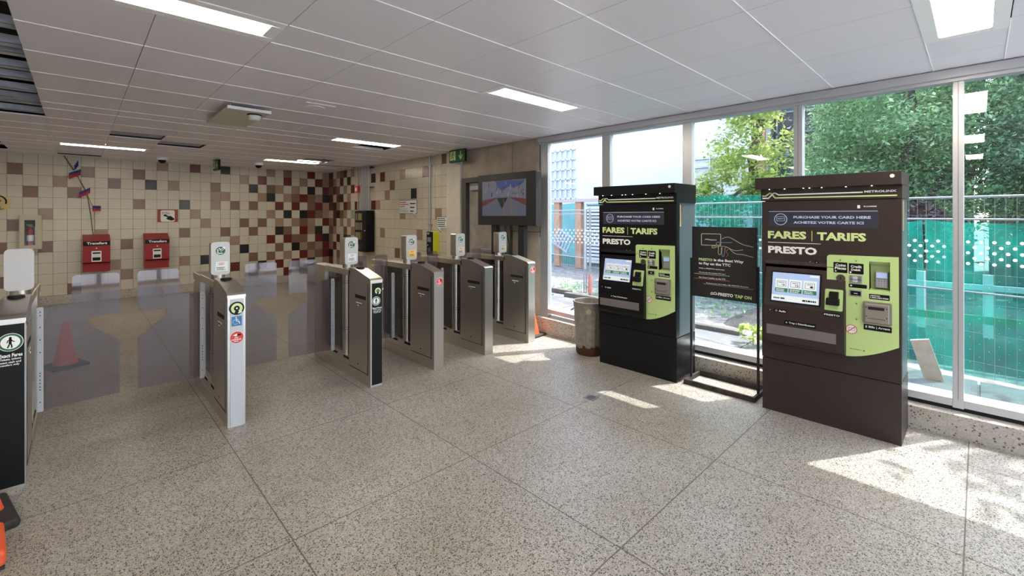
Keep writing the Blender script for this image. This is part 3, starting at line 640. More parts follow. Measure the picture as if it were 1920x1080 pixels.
    m.bars(.592, .665, .617, .628, 1, y, 3).box(.670, .680, y, -.012, .616, .628)
    m.build('label_lettering', [WHITE, BLACK, mk('olive_print', (.14, .22, .06), .5)], gp)
    m = MB().disc(.538, 1.132, .028, -.017, -.012, 24).mat(1).line([(.538, 1.142), (.538, 1.122)], .005, -.018, -.017); m.build('coin_slot', [mk('coin_slot_bronze', (.12, .09, .07), .4, .6), DARK], gp)
    m = MB().box(.591, .665, -.020, -.012, 1.106, 1.160, .002).mat(1).box(.608, .640, -.028, -.020, 1.110, 1.156, .006).mat(2).box(.596, .662, -.0295, -.028, 1.131, 1.134); m.build('card_slot', [GALV, SILVER, DARK], gp)
    m = MB().box(.591, .664, -.018, -.012, 1.010, 1.055, .002).mat(1).box(.598, .657, -.0195, -.018, 1.017, 1.047).mat(2).bars(.618, .64, 1.026, 1.036, 1, -.0205, 1); m.build('contactless_reader', [GALV, BLACK, WHITE], gp)
    m = MB().rrect(.670, .831, .826, .984, -.03, -.012, .010).box(.680, .822, -.042, -.03, .836, .974, .008).mat(1).box(.702, .792, -.0435, -.042, .930, .951).box(.700, .797, -.0435, -.042, .866, .869)
    for u, z in ((.692, .945), (.805, .945), (.692, .88), (.805, .88)): m.disc(u, z, .004, -.043, -.042, 8)
    m.build('bill_slot', [mk('bill_slot_bronze', (.34, .31, .28), .42, .5), DARK], gp)
    m = MB().mat(1).disc(.602, .765, .032, -.0128, -.012).mat(0).ring(.602, .765, .034, .0295, -.0134, -.0125).line([(.580, .745), (.624, .786)], .005, -.0142, -.0134)
    m.mat(2).sheet([rr(.584, .622, .756, .777, .002), rr(.586, .620, .758, .775, .002)[::-1]], -.0132, -.0127); m.build('no_cards_sign', [REDS, WHITE, BLACK], gp)
    return t
M2B = mk('machine_body_glare', (.034, .022, .019), .45, spec=.4); M1B = mk('machine_black', (.007, .007, .008), .32, spec=.3)  # same body paint; glare is put into the near machine's browner colour
make_machine(1.25, 'dark fare machine browned by painted glare, with lime panel nearest the camera, right of the black stand sign', M2B, 'ID # S400038')
make_machine(2.873, 'black fare machine with lime panel between the galvanized bin and the stand sign', M1B, 'ID # S400038')
# ---- floor-standing sign between the machines
t = thing('stand_sign', (4.27, 1.63, 0), 'black poster on a thin black floor frame between the two fare machines', 'sign stand', rz=-PI/2)
RUST = mk('worn_black_steel', (.035, .025, .02), .55, .3, vary=.7, vscale=14)
m = MB().box(-.32, .305, -.125, -.105, 0, .045, .002).box(-.32, .305, .205, .225, 0, .045, .002).box(-.32, -.30, -.105, .205, 0, .045, .002).box(.285, .305, -.105, .205, 0, .045, .002); m.build('base_frame', RUST, t)
for x in (-.30, .294): MB().box(x-.009, x+.009, -.009, .009, .04, 1.19 if x < 0 else 1.15, .001).build('upright', BLACKM, t)
bd = MB().box(-.286, .286, -.018, .010, .828, 1.492, .002).build('poster_board', BLACKM, t)
C0 = mk('line_cream', (.66, .62, .42), .5); C1 = mk('line_blue', (.30, .36, .62), .5); C2 = mk('line_red', (.65, .16, .12), .5)
m = MB(); y = -.0195; y1 = -.018
def P(a, b): return (-.286+(a-60)/790*.572, 1.492-(b-62-(a-60)*.0)/ (905)*.664)
def PL(pts): return [(-.286+(a-60)/790*.572, 1.492-((b-62)/(875+(a-60)*.095))*.664) for a, b in pts]
def smooth(pts, n=6):
    out = []; Q = [pts[0]]+pts+[pts[-1]]
    for i in range(1, len(Q)-2):
        for k in range(n):
            s = k/n; p0, p1, p2, p3 = [Vector(q) for q in Q[i-1:i+3]]
            out.append(tuple(.5*((2*p1)+(-p0+p2)*s+(2*p0-5*p1+4*p2-p3)*s*s+(-p0+3*p1-3*p2+p3)*s**3)))
    return out+[pts[-1]]
w = .0045
m.mat(0); m.sheet([[p for p in PL(rr(182, 435, 148, 298, 14))][::-1], PL(rr(189, 428, 155, 291, 10))], y, y1)
m.line(smooth(PL([(445, 212), (520, 188), (600, 225), (690, 275), (812, 308)])), w, y, y1); m.line(smooth(PL([(405, 305), (510, 315), (600, 390), (700, 405), (812, 434)])), w, y, y1)
m.line(smooth(PL([(515, 320), (600, 355), (695, 345)])), w, y, y1); m.line(smooth(PL([(370, 305), (325, 308), (335, 330), (400, 308)])), w, y, y1); m.line(smooth(PL([(405, 308), (403, 400), (435, 400), (440, 320)])), w, y, y1)
m.mat(1); m.line(smooth(PL([(568, 256), (480, 258), (390, 258), (378, 285), (418, 292), (418, 270)])), w, y, y1); m.line(smooth(PL([(450, 320), (445, 410), (470, 428), (485, 330), (500, 320)])), w, y, y1)
m.mat(2); m.line(smooth(PL([(520, 345), (500, 370), (520, 410), (500, 436)])), w, y, y1)
m.mat(3); m.text('PRESTO', *[PL([(280, 0)])[0][0], PL([(380, 0)])[0][0]], 1.364, 1.375, y, .022); m.line(PL([(232, 226), (245, 216), (258, 226), (270, 216), (280, 226)]), .004, y, y1)
def TX(t_, a0, a1, b0, b1, mi, h):
    p = PL([(a0, (b0+b1)/2-8), (a1, (b0+b1)/2+8), ((a0+a1)/2, (b0+b1)/2)]); m.mat(mi).text(t_, p[0][0], p[1][0], p[2][1]-h/2, p[2][1]+h/2, y, .04 if h > .02 else .02)
TX('PRESTO', 150, 328, 458, 498, 4, .025); TX('is the Best Way', 345, 705, 466, 518, 3, .031); TX('to Pay on the TTC', 150, 550, 512, 562, 3, .031)
TX('With a PRESTO card you:', 150, 480, 582, 610, 3, .015); TX('Always pay the lowest TTC fare', 152, 490, 636, 662, 3, .013); TX('Get 2-hour transfers on the TTC', 152, 490, 697, 726, 3, .013); TX('Protect your card with a My PRESTO Account', 250, 758, 772, 814, 3, .013)
m.mat(4).line(PL([(92, 655), (530, 680)]), .003, y, y1); m.disc(*PL([(530, 680)])[0], .004, y-.0003, y1, 8); m.mat(2).line(PL([(92, 714), (530, 742)]), .003, y, y1); m.disc(*PL([(530, 742)])[0], .004, y-.0003, y1, 8)
m.mat(5).line(PL([(220, 785), (815, 836)]), .003, y, y1); m.disc(*PL([(220, 785)])[0], .004, y-.0003, y1, 8)
TX('PRESTO', 400, 582, 896, 938, 3, .030); TX('TAP ON', 600, 795, 912, 962, 4, .030)
m.mat(3).line(PL([(305, 905), (322, 890), (350, 915), (385, 915)]), .006, y, y1).line(PL([(305, 915), (335, 915), (352, 890), (370, 890), (388, 912)]), .006, y, y1)
m.build('poster_print', [C0, C1, C2, WHITE, LIMET, GALV], bd)
# ---- galvanized bin
def bin_mat():
    m_ = bpy.data.materials.new('rusted_galvanized'); nt, b, L = nodes(m_); tc = nt.nodes.new('ShaderNodeTexCoord'); s = nt.nodes.new('ShaderNodeSeparateXYZ'); L.new(tc.outputs['Object'], s.inputs[0])
    n = nt.nodes.new('ShaderNodeTexNoise'); n.inputs['Scale'].default_value = 9; n.inputs['Detail'].default_value = 6; L.new(tc.outputs['Object'], n.inputs['Vector'])
    f = math_node(nt, 'LESS_THAN', math_node(nt, 'ADD', s.outputs[2], math_node(nt, 'MULTIPLY', n.outputs['Fac'], -.28)), -.04)
    n2 = nt.nodes.new('ShaderNodeTexNoise'); n2.inputs['Scale'].default_value = 22; n2.inputs['Detail'].default_value = 8; L.new(tc.outputs['Object'], n2.inputs['Vector'])
    zc = mixc(nt, n2.outputs['Fac'], (.16, .13, .10), (.42, .39, .34)); rc = mixc(nt, n2.outputs['Fac'], (.05, .022, .012), (.16, .06, .025))
    L.new(mixc(nt, f, zc, rc), b.inputs['Base Color']); b.inputs['Roughness'].default_value = .55; b.inputs['Metallic'].default_value = .45; return m_
BINM = bin_mat()
t = thing('trash_bin', (4.285, 3.14, 0), 'round galvanized trash bin with rusty bottom beside the black fare machine', 'trash bin')
vs = []; n = 96
prof = [(.150, .0), (.155, .012), (.158, .03), (.166, .2), (.176, .40), (.183, .52), (.184, .53), (.190, .56), (.190, .585), (.196, .595), (.196, .607), (.190, .612), (.184, .60), (.178, .5), (.152, .02)]
for i, (r, z) in enumerate(prof):
    for k in range(n):
        a = 2*PI*k/n; rr_ = r+(.0035 if (k//2) % 2 else -.001)*(1 if 2 <= i <= 4 else 0); vs.append((rr_*math.cos(a), rr_*math.sin(a), z))
m = MB(); m.add(vs, [[i*n+k, i*n+(k+1) % n, (i+1)*n+(k+1) % n, (i+1)*n+k] for i in range(len(prof)-1) for k in range(n)], True); m.add([(.15*math.cos(2*PI*k/n), .15*math.sin(2*PI*k/n), .02) for k in range(n)], [list(range(n))])
m.build('bin_body', BINM, t)
for a in (math.radians(118), math.radians(298)):
    c, s = math.cos(a), math.sin(a); R = .188
    px_, py_ = -s, c
    MB().tube([(R*c+px_*q*.045, R*s+py_*q*.045, .505) if abs(q) == 1 else ((R+.028)*c+px_*q*.045, (R+.028)*s+py_*q*.045, .49) for q in (-1, -.7, 0, .7, 1)], .006).build('handle', BINM, t)
MB(Matrix.Rotation(math.radians(212-270), 4, 'Z')).disc(0, .515, .03, -.1925, -.186, 16).build('maker_badge', mk('tarnished_badge', (.45, .36, .22), .6), t)
# ---- floor drain
t = thing('floor_drain', (3.235, 2.36, 0), 'small square metal drain set in the terrazzo in front of the fare machines', 'floor drain', rz=.05)
MB().box(-.05, .05, -.05, .05, .0, .003, .001).mat(1).line([(-.04, 0), (.04, 0)], .001, 0, .0001).build('frame', [mk('drain_metal', (.22, .21, .2), .4, .8), DARK], t)
m = MB()
for k in range(-3, 4): m.box(k*.012-.002, k*.012+.002, -.038+abs(k)*.004, .038-abs(k)*.004, .003, .0035)
m.build('grate_slots', DARK, t)
# ---- traffic cones
def cone(loc, h, bw, rz, lb, r=.5):
    t = thing('traffic_cone', loc, lb, 'traffic cone', rz=rz, group='orange traffic cones')
    m = MB().box(-bw, bw, -bw, bw, .0, .03, .012, 3)
    m.build('base', RUBBER, t)
    MB().lathe([(bw*.66, .028), (bw*.62, .05), (h*.055, h-.01), (h*.045, h), (h*.03, h), (.02, h-.02)]).build('cone_body', ORANGE, t); return t
cone((-.10, 6.72, 0), .47, .15, .35, 'orange traffic cone behind the smoked panel of the leftmost gate')
cone((4.36, 4.13, 0), .36, .135, .1, 'orange traffic cone half hidden between the last gate and the window sill')
# things cut by the left frame edge
t = thing('cone_foot', (-.335, 3.60, 0), 'black rubber cone foot at the left edge beside the leftmost gate', 'cone foot', rz=.2)
MB().box(-.085, .085, -.20, .20, 0, .045, .018, 3).build('rubber_plate', RUBBER, t); MB().lathe([(.05, .044), (.045, .06), (.03, .12), (0, .12)]).build('socket', ORANGE, t)
t = thing('barrier_foot', (-.36, 3.20, 0), 'orange plastic barrier foot at the very bottom left edge', 'barrier foot', rz=.1)
MB().box(-.11, .11, -.16, .16, .012, .085, .02, 3).build('shell', ORANGE, t); MB().box(-.105, .105, -.155, .155, 0, .014).build('rubber_pad', RUBBER, t)
# ================================================================ BACK WALL ITEMS
RED = mk('transfer_box_red', (.30, .010, .012), .32, spec=.3)
def tbox(x0, x1, lb):
    t = thing('transfer_box', ((x0+x1)/2, YB, .56), lb, 'transfer dispenser', group='red transfer dispensers'); w = (x1-x0)/2
    MB().prism_x([(-.30, .18), (-.30, .585), (-.006, .68), (-.006, 0), (-.24, 0), (-.24, .15)], -w, w).build('housing', RED, t)
    MB().box(-w+.003, w-.003, -.304, -.30, .485, .565).mat(1).text('Transfers', -w+.055, w-.045, .505, .550, -.3045, .03).build('name_strip', [BLACK, WHITE], t)
    m = MB().box(-.07, .065, -.308, -.300, .19, .385, .002).mat(1).box(-.056, .05, -.309, -.308, .335, .362).box(-.056, .05, -.309, -.308, .21, .27).mat(2).box(-.05, .045, -.3095, -.308, .278, .325); m.build('ticket_slot', [WHITE, DARK, CARDW], t)
    MB().disc(-.002, .435, .012, -.308, -.30, 14).build('lock', GALV, t); return t
tbox(.052, .426, 'left red transfers dispenser, the one the flag string runs down to')
tbox(.925, 1.306, 'right red transfers dispenser on the tiled wall')
# fire extinguisher cabinet
t = thing('extinguisher_cabinet', (-.597, YB, 1.01), 'cream wall cabinet with a narrow window holding a fire extinguisher', 'cabinet')
CAB = mk('cabinet_cream', (.52, .47, .36), .45)
m = MB().sheet([[(-.13, 0), (.13, 0), (.13, .58), (-.13, .58)], [(-.072, .07), (-.072, .505), (.055, .505), (.055, .07)]], -.15, -.135)
m.box(-.137, .137, -.135, -.13, -.005, .0).box(-.137, -.128, -.135, -.006, -.005, .59).box(.128, .137, -.135, -.006, -.005, .59).box(-.137, .137, -.135, -.006, .58, .59).box(-.137, .137, -.135, -.006, -.005, .005); m.build('body', CAB, t)
MB().box(-.128, .128, -.01, -.006, .005, .58).build('back_plate', DARK, t); MB().box(-.072, .055, -.142, -.139, .07, .505).build('window_pane', trans('cabinet_pane', (.95, .95, .95), gloss=.012), t); MB().disc(-.10, .27, .008, -.156, -.15, 10).build('latch', GALV, t)
t = thing('fire_extinguisher', (-.60, YB-.07, 1.02), 'small red fire extinguisher with white label inside the cream cabinet', 'fire extinguisher')
MB().lathe([(0, .05), (.042, .05), (.046, .07), (.046, .30), (.038, .335), (.014, .36), (.012, .38), (0, .38)]).build('cylinder', mk('extinguisher_red', (.35, .01, .012), .25), t)
MB().lathe([(.0468, .13), (.0468, .235)]).build('paper_label', CARDW, t); MB().box(-.035, .03, -.012, .012, .385, .397, .003).box(-.05, .02, -.01, .01, .41, .42, .003).tube([(.02, 0, .38), (.05, -.01, .37), (.055, -.01, .2)], .006).build('valve', GALV, t)
# AED sticker
m = MB(); YEL = mk('sticker_yellow', (.62, .50, .22), .5)
m.mat(0).disc(-.962, 1.80, .135, YB-.0085, YB-.0065, 28, .135); m.mat(1).line([(-.985+.098*math.cos(a), 1.83+.098*math.sin(a)) for a in [math.radians(-20+10*i) for i in range(23)]], .02, YB-.0095, YB-.0085)
m.mat(2).sheet([[(-.985, 1.795), (-.94, 1.84), (-.948, 1.862), (-.968, 1.866), (-.985, 1.85), (-1.002, 1.866), (-1.022, 1.862), (-1.03, 1.84)]], YB-.0095, YB-.0085)
m.mat(1).text('AED', -1.03, -.91, 1.693, 1.72, YB-.0095, .022).bars(-1.03, -.92, 1.72, 1.76, 1, YB-.0098, 2)
loc = Vector((-.97, YB, 1.8)); m.v = [tuple(Vector(p)-loc) for p in m.v]; o = m.build('aed_sticker', [YEL, BLACK, REDS]); o.location = loc
tag(o, 'round yellow AED sticker with a red heart on the tiles at the left edge', 'sticker')
# push-button sign with hand
m = MB(); y = YB-.008
m.mat(0).box(1.144, 1.482, y-.002, y+.0015, 1.459, 1.716); m.mat(1).rrect(1.195, 1.425, 1.468, 1.70, y-.004, y-.002, .03)
m.mat(2).text('PUSH', 1.222, 1.335, 1.61, 1.665, y-.0045, .0)
m.sheet([[(1.24, 1.60), (1.27, 1.615), (1.325, 1.58), (1.36, 1.585), (1.42, 1.53), (1.42, 1.505), (1.37, 1.49), (1.31, 1.51), (1.285, 1.535), (1.31, 1.56), (1.245, 1.585)]], y-.006, y-.004)
loc = Vector((1.31, YB, 1.58)); m.v = [tuple(Vector(p)-loc) for p in m.v]; o = m.build('push_sign', [mk('sign_brick_red', (.33, .06, .04), .5), WHITE, BLACK]); o.location = loc
tag(o, 'red and white sign of a pointing hand on the tiled back wall', 'sign')
# flag string
FB = mk('flag_blue', (.03, .04, .22), .7); FR = mk('flag_red', (.42, .02, .03), .7); FW = mk('flag_white', (.6, .6, .62), .7)
t = thing('flag_string', (.19, YB-.25, 1.24), 'string of small blue and red flags hanging from the ceiling to the left red box', 'flag string'); o3 = Vector(t.location)
def fp(x, z, y=YB-.14): return tuple(Vector((x, y, z))-o3)
pts1 = [(-.20, 2.69), (-.10, 2.50), (-.03, 2.36), (.02, 2.22), (.09, 2.05), (.12, 1.93), (.16, 1.62), (.185, 1.32), (.195, 1.235)]
pts2 = [(-.20, 2.69), (-.115, 2.50), (-.035, 2.35), (.035, 2.20), (.10, 2.04), (.135, 1.91), (.175, 1.80), (.205, 1.74), (.215, 1.5), (.213, 1.24)]
MB().tube([fp(a, b) for a, b in pts1], .006, 6).build('cord', mk('cord_dark_green', (.05, .06, .02), .7), t)
MB().tube([fp(a, b, YB-.13) for a, b in pts2], .006, 6).build('cord', mk('cord_yellow', (.35, .27, .05), .7), t)
def flag(a, b, h0, h1, mid):
    m = MB(); (ax, az), (bx, bz) = a, b
    n = 8
    for k in range(n):
        u0, u1 = k/n, (k+1)/n
        def q(u, dz): wv = .012*math.sin(u*7+ax*30); return fp(ax+(bx-ax)*u+dz*(az-bz)*.15, az+(bz-az)*u-dz, YB-.155+wv)
        for mi, (d0, d1) in zip((2, 0, 1), ((-.02*mid, 0), (0, h0), (h0, h0+h1))):
            if d0 == d1: continue
            m.mat(mi).add([q(u0, d1), q(u1, d1), q(u1, d0), q(u0, d0)], [(0, 1, 2, 3)], True)
    m.build('flag', [FB, FR, FW], t)
flag((-.125, 2.36), (.03, 2.44), .05, .06, 1); flag((.01, 2.02), (.155, 2.11), .05, .055, 0); flag((.185, 1.775), (.30, 1.775), .05, .05, 0); flag((-.055, 2.50), (-.0, 2.60), .10, .0, 1)
# ================================================================ RIGHT WALL ITEMS
def RW(y, z=0): return (XW, y, z)
# conduits + wall cabinet with posters
PIPE = mk('conduit_grey', (.42, .42, .44), .4, .6)
for k in range(7):
    y = 9.56-.075*k; o = MB().cyl((0, 0, 0), (0, 0, .96), .014, n=10).mat(1).cyl((0, 0, .0), (0, 0, .03), .02, n=10).build('conduit', [PIPE, GALV]); o.location = (XW-.10, y, 1.71)
    tag(o, 'vertical grey conduit in the bundle running up from the black wall cabinet', 'conduit', 'conduit bundle above the wall cabinet')
o = MB().box(-.084, 0, -.25, .30, 0, .02).box(-.084, 0, -.25, .30, -.42, -.405).build('conduit_strut', BLACKM); o.location = (XW-.006, 9.30, 2.62); tag(o, 'dark strut brackets holding the conduit bundle', 'bracket')
o = MB().tube([(0, 0, 1.78), (0, 0, .9), (0, -.03, .6), (0, 0, .35), (0, 0, -.35)], .012).build('conduit', PIPE); o.location = (XW-.03, 9.80, .9); tag(o, 'single thin conduit left of the conduit bundle', 'conduit')
t = thing('conduit', (XW-.03, 6.885, 1.30), 'single tall conduit dropping to the yellow-sided card reader', 'conduit')
MB().cyl((0, 0, 0), (0, 0, 1.37), .017, n=12).build('pipe', PIPE, t)
for z in (1.18, .12): MB().box(-.02, .024, -.06, .03, z, z+.02).build('clip', GALV, t)
t = thing('alarm_bell', (XW-.006, 9.55, 2.17), 'small red fire alarm sounder beside the conduit bundle', 'alarm'); MB().box(-.18, 0, -.06, .06, -.08, .08, .015).build('body', REDS, t); MB().cyl((-.185, 0, 0), (-.18, 0, 0), .04, n=16).build('strobe', WHITE, t)
t = thing('notice_cabinet', (XW, 9.31, .81), 'tall black wall cabinet with leaflets behind its small windows', 'cabinet', rz=-PI/2)
MB().box(-.27, .27, -.20, -.007, 0, .89, .004).mat(1).disc(.22, .56-.1, .012, -.212, -.2, 10).build('body', [BLACK, WHITE], t)
PB = [mk('leaflet_%s' % n_, c, .6) for n_, c in (('beige', (.25, .21, .17)), ('brown', (.13, .08, .06)), ('olive', (.20, .21, .09)), ('grey', (.15, .14, .13)), ('maroon', (.08, .02, .02)))]
for k, (z0, z1) in enumerate(((.67, .84), (.46, .64), (.25, .43), (.04, .21))):
    m = MB().box(-.235, .10, -.203, -.200, z0, z1); R = random.Random(k); x = -.225
    if k < 3:
        while x < .08: w_ = .04+.05*R.random(); m.mat(1+R.randrange(5)).box(x, min(.095, x+w_), -.205, -.203, z0+.01, z1-.01); x += w_+.004
    else: m.mat(4).box(-.22, -.05, -.205, -.203, z0+.02, z1-.06)
    m.build('window', [BLACKM]+PB, t)
# signs like speech bubbles
def bubble(y0, y1, z0, z1, tailx, lb, rows_, seed):
    cx = (y0+y1)/2; t = thing('wall_notice', (XW-.007, cx, z0), lb, 'notice', rz=-PI/2, group='speech-bubble notices'); w_ = (y1-y0)/2; h = z1-z0
    tx = tailx*w_
    for nm, g, yy, mt in (('border', 0, (-.004, 0), BLACKM), ('sheet', .008, (-.005, -.004), CARDW)):
        MB().sheet([[(-w_+g, g), (tx-.06+g, g), (tx+.03, -.07+g*2), (tx+.02-g*.2, g), (w_-g, g), (w_-g, h-g), (-w_+g, h-g)]], *yy).build(nm, mt, t)
    m = MB()
    if rows_ == 1:
        m.bars(-w_+.02, -.05, h*.77, h*.9, 1, -.006, seed).mat(1).bars(-w_+.02, .06, h*.6, h*.76, 1, -.006, 3).bars(-w_+.02, -.08, h*.46, h*.6, 1, -.006, 9).mat(2).bars(-w_+.02, .04, h*.1, h*.42, 4, -.006, seed).mat(0)
        for k in range(3): m.rrect(.10, .28-.03*k, h*(.68-.27*k), h*(.76-.27*k), -.006, -.005, .008).disc(.10, h*(.75-.27*k), .012, -.0065, -.006, 8)
    else: m.bars(-w_+.03, w_-.02, h*.1, h*.92, 5, -.006, seed)
    m.build('print', [BLACKM, REDS, GALV], t); return t
bubble(7.347, 7.998, 1.628, 1.895, .75, 'wide white speech-bubble notice with red heading on the tiled right wall', 1, 4)
bubble(6.375, 6.69, 1.362, 1.575, -.45, 'small white speech-bubble notice above the yellow-sided card reader', 2, 6)
t = thing('card_validator', (XW, 6.71, .91), 'black card reader with a bright yellow side on the tiled wall', 'card reader', rz=-PI/2)
YEL2 = mk('validator_yellow', (.72, .70, .03), .4)
MB().box(-.095, .095, -.14, -.007, 0, .40, .006).build('casing', YEL2, t); MB().box(-.097, .092, -.148, -.138, -.01, .40, .004).build('front', BLACK, t)
MB().box(-.07, .04, -.1495, -.148, .22, .30).mat(1).disc(-.06, .16, .012, -.15, -.148, 10).bars(-.075, .0, .345, .385, 2, -.15, 1).mat(2).rrect(-.06, .03, .03, .12, -.1495, -.148, .008).build('display', [mk('lcd_violet', (.10, .10, .16), .3, emit=.4), WHITE, mk('tap_zone', (.06, .08, .10), .4)], t)
# monitor on stand
t = thing('monitor_stand', (4.36, 4.65, 0), 'large black-framed security monitor on two black posts in front of the door', 'monitor', rz=-PI/2)
MB().box(-.62, .58, .0, .11, 1.455, 2.195, .006).build('casing', mk('monitor_casing', (.022, .019, .018), .45), t)
for x0 in (-.29, .27): MB().box(x0-.055, x0+.055+.0, .03, .10, .02, 1.46).build('post', BLACKM, t)
MB().box(-.37, .33, -.06, .16, 0, .02, .004).build('foot_plate', BLACKM, t)
def cctv():
    S = MB(); y = -.002
    S.mat(0).box(-.515, .40, y, 0, 1.59, 2.095)
    return S
def scr(name, c, e=.5): return mk(name, [q*.42 for q in c], .35, emit=e)
sm_ = [scr('picture_floor', (.17, .19, .27)), scr('picture_wall', (.23, .24, .31)), scr('picture_dark', (.03, .035, .06)), scr('picture_blue', (.07, .10, .32)), scr('picture_red', (.20, .05, .06)), scr('picture_pale', (.40, .42, .50)), scr('picture_brown', (.28, .19, .17))]
m = cctv(); y = -.003
X0, X1, Z0, Z1 = -.515, .40, 1.59, 2.095
def Q(u, v): return (X0+u*(X1-X0), Z1-v*(Z1-Z0))
m.mat(1).sheet([[Q(0, 0), Q(1, 0), Q(1, .52), Q(.56, .47), Q(.38, .47), Q(0, .52)][::-1]], y, -.002)
m.mat(4).sheet([[Q(0, .56), Q(.35, .48), Q(.35, .50), Q(0, .74)][::-1]], y, -.002).sheet([[Q(1, .54), Q(.66, .47), Q(.66, .49), Q(1, .72)]], y, -.002)
m.mat(2).sheet([[Q(.36, .49), Q(.60, .49), Q(.475, .80)][::-1]], y-.0005, -.002)
m.mat(3).sheet([[Q(.32, 0), Q(.98, .02), Q(.95, .10), Q(.75, .22), Q(.62, .18), Q(.48, .30), Q(.36, .16)][::-1]], y-.0005, -.002)
R = random.Random(5)
for k in range(26):
    u = .04+.9*R.random(); v = .06+.36*R.random(); h = .03+.1*R.random(); ww = .008+.014*R.random(); m.mat(2 if R.random() < .65 else 5).sheet([[Q(u, v+h), Q(u+ww, v+h), Q(u+ww+.01, v), Q(u+.01, v)]], y-.001, -.002)
for u, v in ((.33, .62), (.66, .60), (.68, .66)): m.mat(6).sheet([[Q(u, v+.1), Q(u+.02, v+.1), Q(u+.02, v-.06), Q(u, v-.06)]], y-.001, -.002)
m.mat(6).sheet([[Q(.50, .52), Q(.53, .52), Q(.58, 1), Q(.50, 1)][::-1], ], y-.0005, -.002).sheet([[Q(.60, .52), Q(.62, .52), Q(.76, 1), Q(.70, 1)][::-1]], y-.0005, -.002)
m.build('screen', sm_, t)
MB().tube([(-.05, .02, 1.46), (-.04, .10, 1.2), (-.045, .12, .6), (-.03, .1, .02)], .007).build('cable', BLACKM, t)
# ================================================================ OUTSIDE
GRND = mk('gravel_ground', (.20, .19, .18), .9, vary=.45, vscale=7, bump=.5, bscale=40); PATH = mk('pavement', (.15, .15, .15), .85, vary=.14, vscale=3)
o = MB().box(4.76, 60, -40, 60, -.3, -.03).build('ground', GRND); struct(o)
m = MB()
for y in range(-6, 14): m.box(4.77, 6.25+.12*max(0, y), y+.01, y+.99, -.05, .0, .004)
struct(m.build('ground', PATH))
m = MB()
for k in range(7): m.box(6.3+.25*k*.9, 6.42+.25*k*.9, 2.2+.9*k, 3.05+.9*k, -.03, .06, .01)
struct(m.build('ground', mk('kerb_stone', (.13, .12, .11), .9)))
# fence panels
FENC = mk('fence_galvanised', (.36, .38, .42), .45, .5)
def fence(p0, p1, h, rails, lb, bars=True):
    p0 = Vector((*p0, 0)); p1 = Vector((*p1, 0)); L = (p1-p0).length; ang = math.atan2(p1.y-p0.y, p1.x-p0.x)
    t = thing('construction_fence', p0, lb, 'fence', rz=ang, group='temporary wire fence panels')
    m = MB().tube([(0, 0, 0), (0, 0, h)], .013, 8).tube([(L, 0, 0), (L, 0, h)], .013, 8).tube([(0, 0, h), (L, 0, h)], .012, 8)
    for z in rails: m.tube([(0, 0, z), (L, 0, z)], .010, 8)
    m.build('frame', FENC, t)
    m = MB(); k = .07
    while k < L: m.box(k-.0013, k+.0013, -.0013, .0013, .06, h); k += .07
    z = .2
    while z < h: m.box(0, L, -.0015, .0015, z-.0015, z+.0015); z += .28
    m.build('wire_mesh', FENC, t)
    return t
fence((5.5, -2.9), (6.30, .58), 1.775, (1.56, .86), 'wire fence panel outside the rightmost window')
fence((6.31, .63), (7.03, 3.85), 1.775, (1.57, .82), 'wire fence panel outside between the near fare machine and the stand sign')
fence((7.05, 3.90), (7.45, 5.55), 1.72, (1.55, .70), 'wire fence panel outside behind the far fare machine')
fence((7.48, 5.63), (8.1, 8.3), 1.70, (1.62, .72), 'wire fence panel outside the window bay at the concrete wall')
# tarps
def tarp_mat():
    m_ = bpy.data.materials.new('teal_mesh_tarp'); m_.use_nodes = True; nt = m_.node_tree; nt.nodes.clear(); L = nt.links
    o_ = nt.nodes.new('ShaderNodeOutputMaterial'); tc = nt.nodes.new('ShaderNodeTexCoord')
    n = nt.nodes.new('ShaderNodeTexNoise'); n.inputs['Scale'].default_value = 2.2; n.inputs['Detail'].default_value = 4; L.new(tc.outputs['Object'], n.inputs['Vector'])
    c = mixc(nt, math_node(nt, 'MULTIPLY', math_node(nt, 'SUBTRACT', n.outputs['Fac'], .3), 2.5), (.0, .10, .10), (.0, .50, .40))
    d = nt.nodes.new('ShaderNodeBsdfDiffuse'); tl = nt.nodes.new('ShaderNodeBsdfTranslucent'); tr = nt.nodes.new('ShaderNodeBsdfTransparent'); tr.inputs[0].default_value = (.45, .80, .78, 1)
    L.new(c, d.inputs[0]); L.new(c, tl.inputs[0])
    m1 = nt.nodes.new('ShaderNodeMixShader'); m1.inputs[0].default_value = .55; L.new(d.outputs[0], m1.inputs[1]); L.new(tl.outputs[0], m1.inputs[2])
    m2 = nt.nodes.new('ShaderNodeMixShader'); m2.inputs[0].default_value = .58; L.new(m1.outputs[0], m2.inputs[1]); L.new(tr.outputs[0], m2.inputs[2]); L.new(m2.outputs[0], o_.inputs[0]); return m_
TARP = tarp_mat()
def tarp(p0, p1, z0, z1a, z1b, lb, seed):
    p0v = Vector((*p0, 0)); d = Vector((*p1, 0))-p0v; L = d.length; t = d/L; nrm = Vector((-t.y, t.x, 0)); NX, NZ = 60, 24; vs = []
    for j in range(NZ+1):
        for i in range(NX+1):
            u = i/NX; v = j/NZ; top = z1a+(z1b-z1a)*u-.03*abs(math.sin(u*PI*3)); z = z0+(top-z0)*v
            off = .07*noise.noise(Vector((u*6+seed, v*2.5, seed)))+.03*noise.noise(Vector((u*18, v*6, seed)))+(1-v)*.05
            p = t*(L*u)-nrm*(.06+off); vs.append((p.x, p.y, z))
    m = MB().add(vs, [[j*(NX+1)+i, j*(NX+1)+i+1, (j+1)*(NX+1)+i+1, (j+1)*(NX+1)+i] for j in range(NZ) for i in range(NX)], True)
    o = m.build('fence_tarp', TARP); o.location = p0v; tag(o, lb, 'tarp'); return o
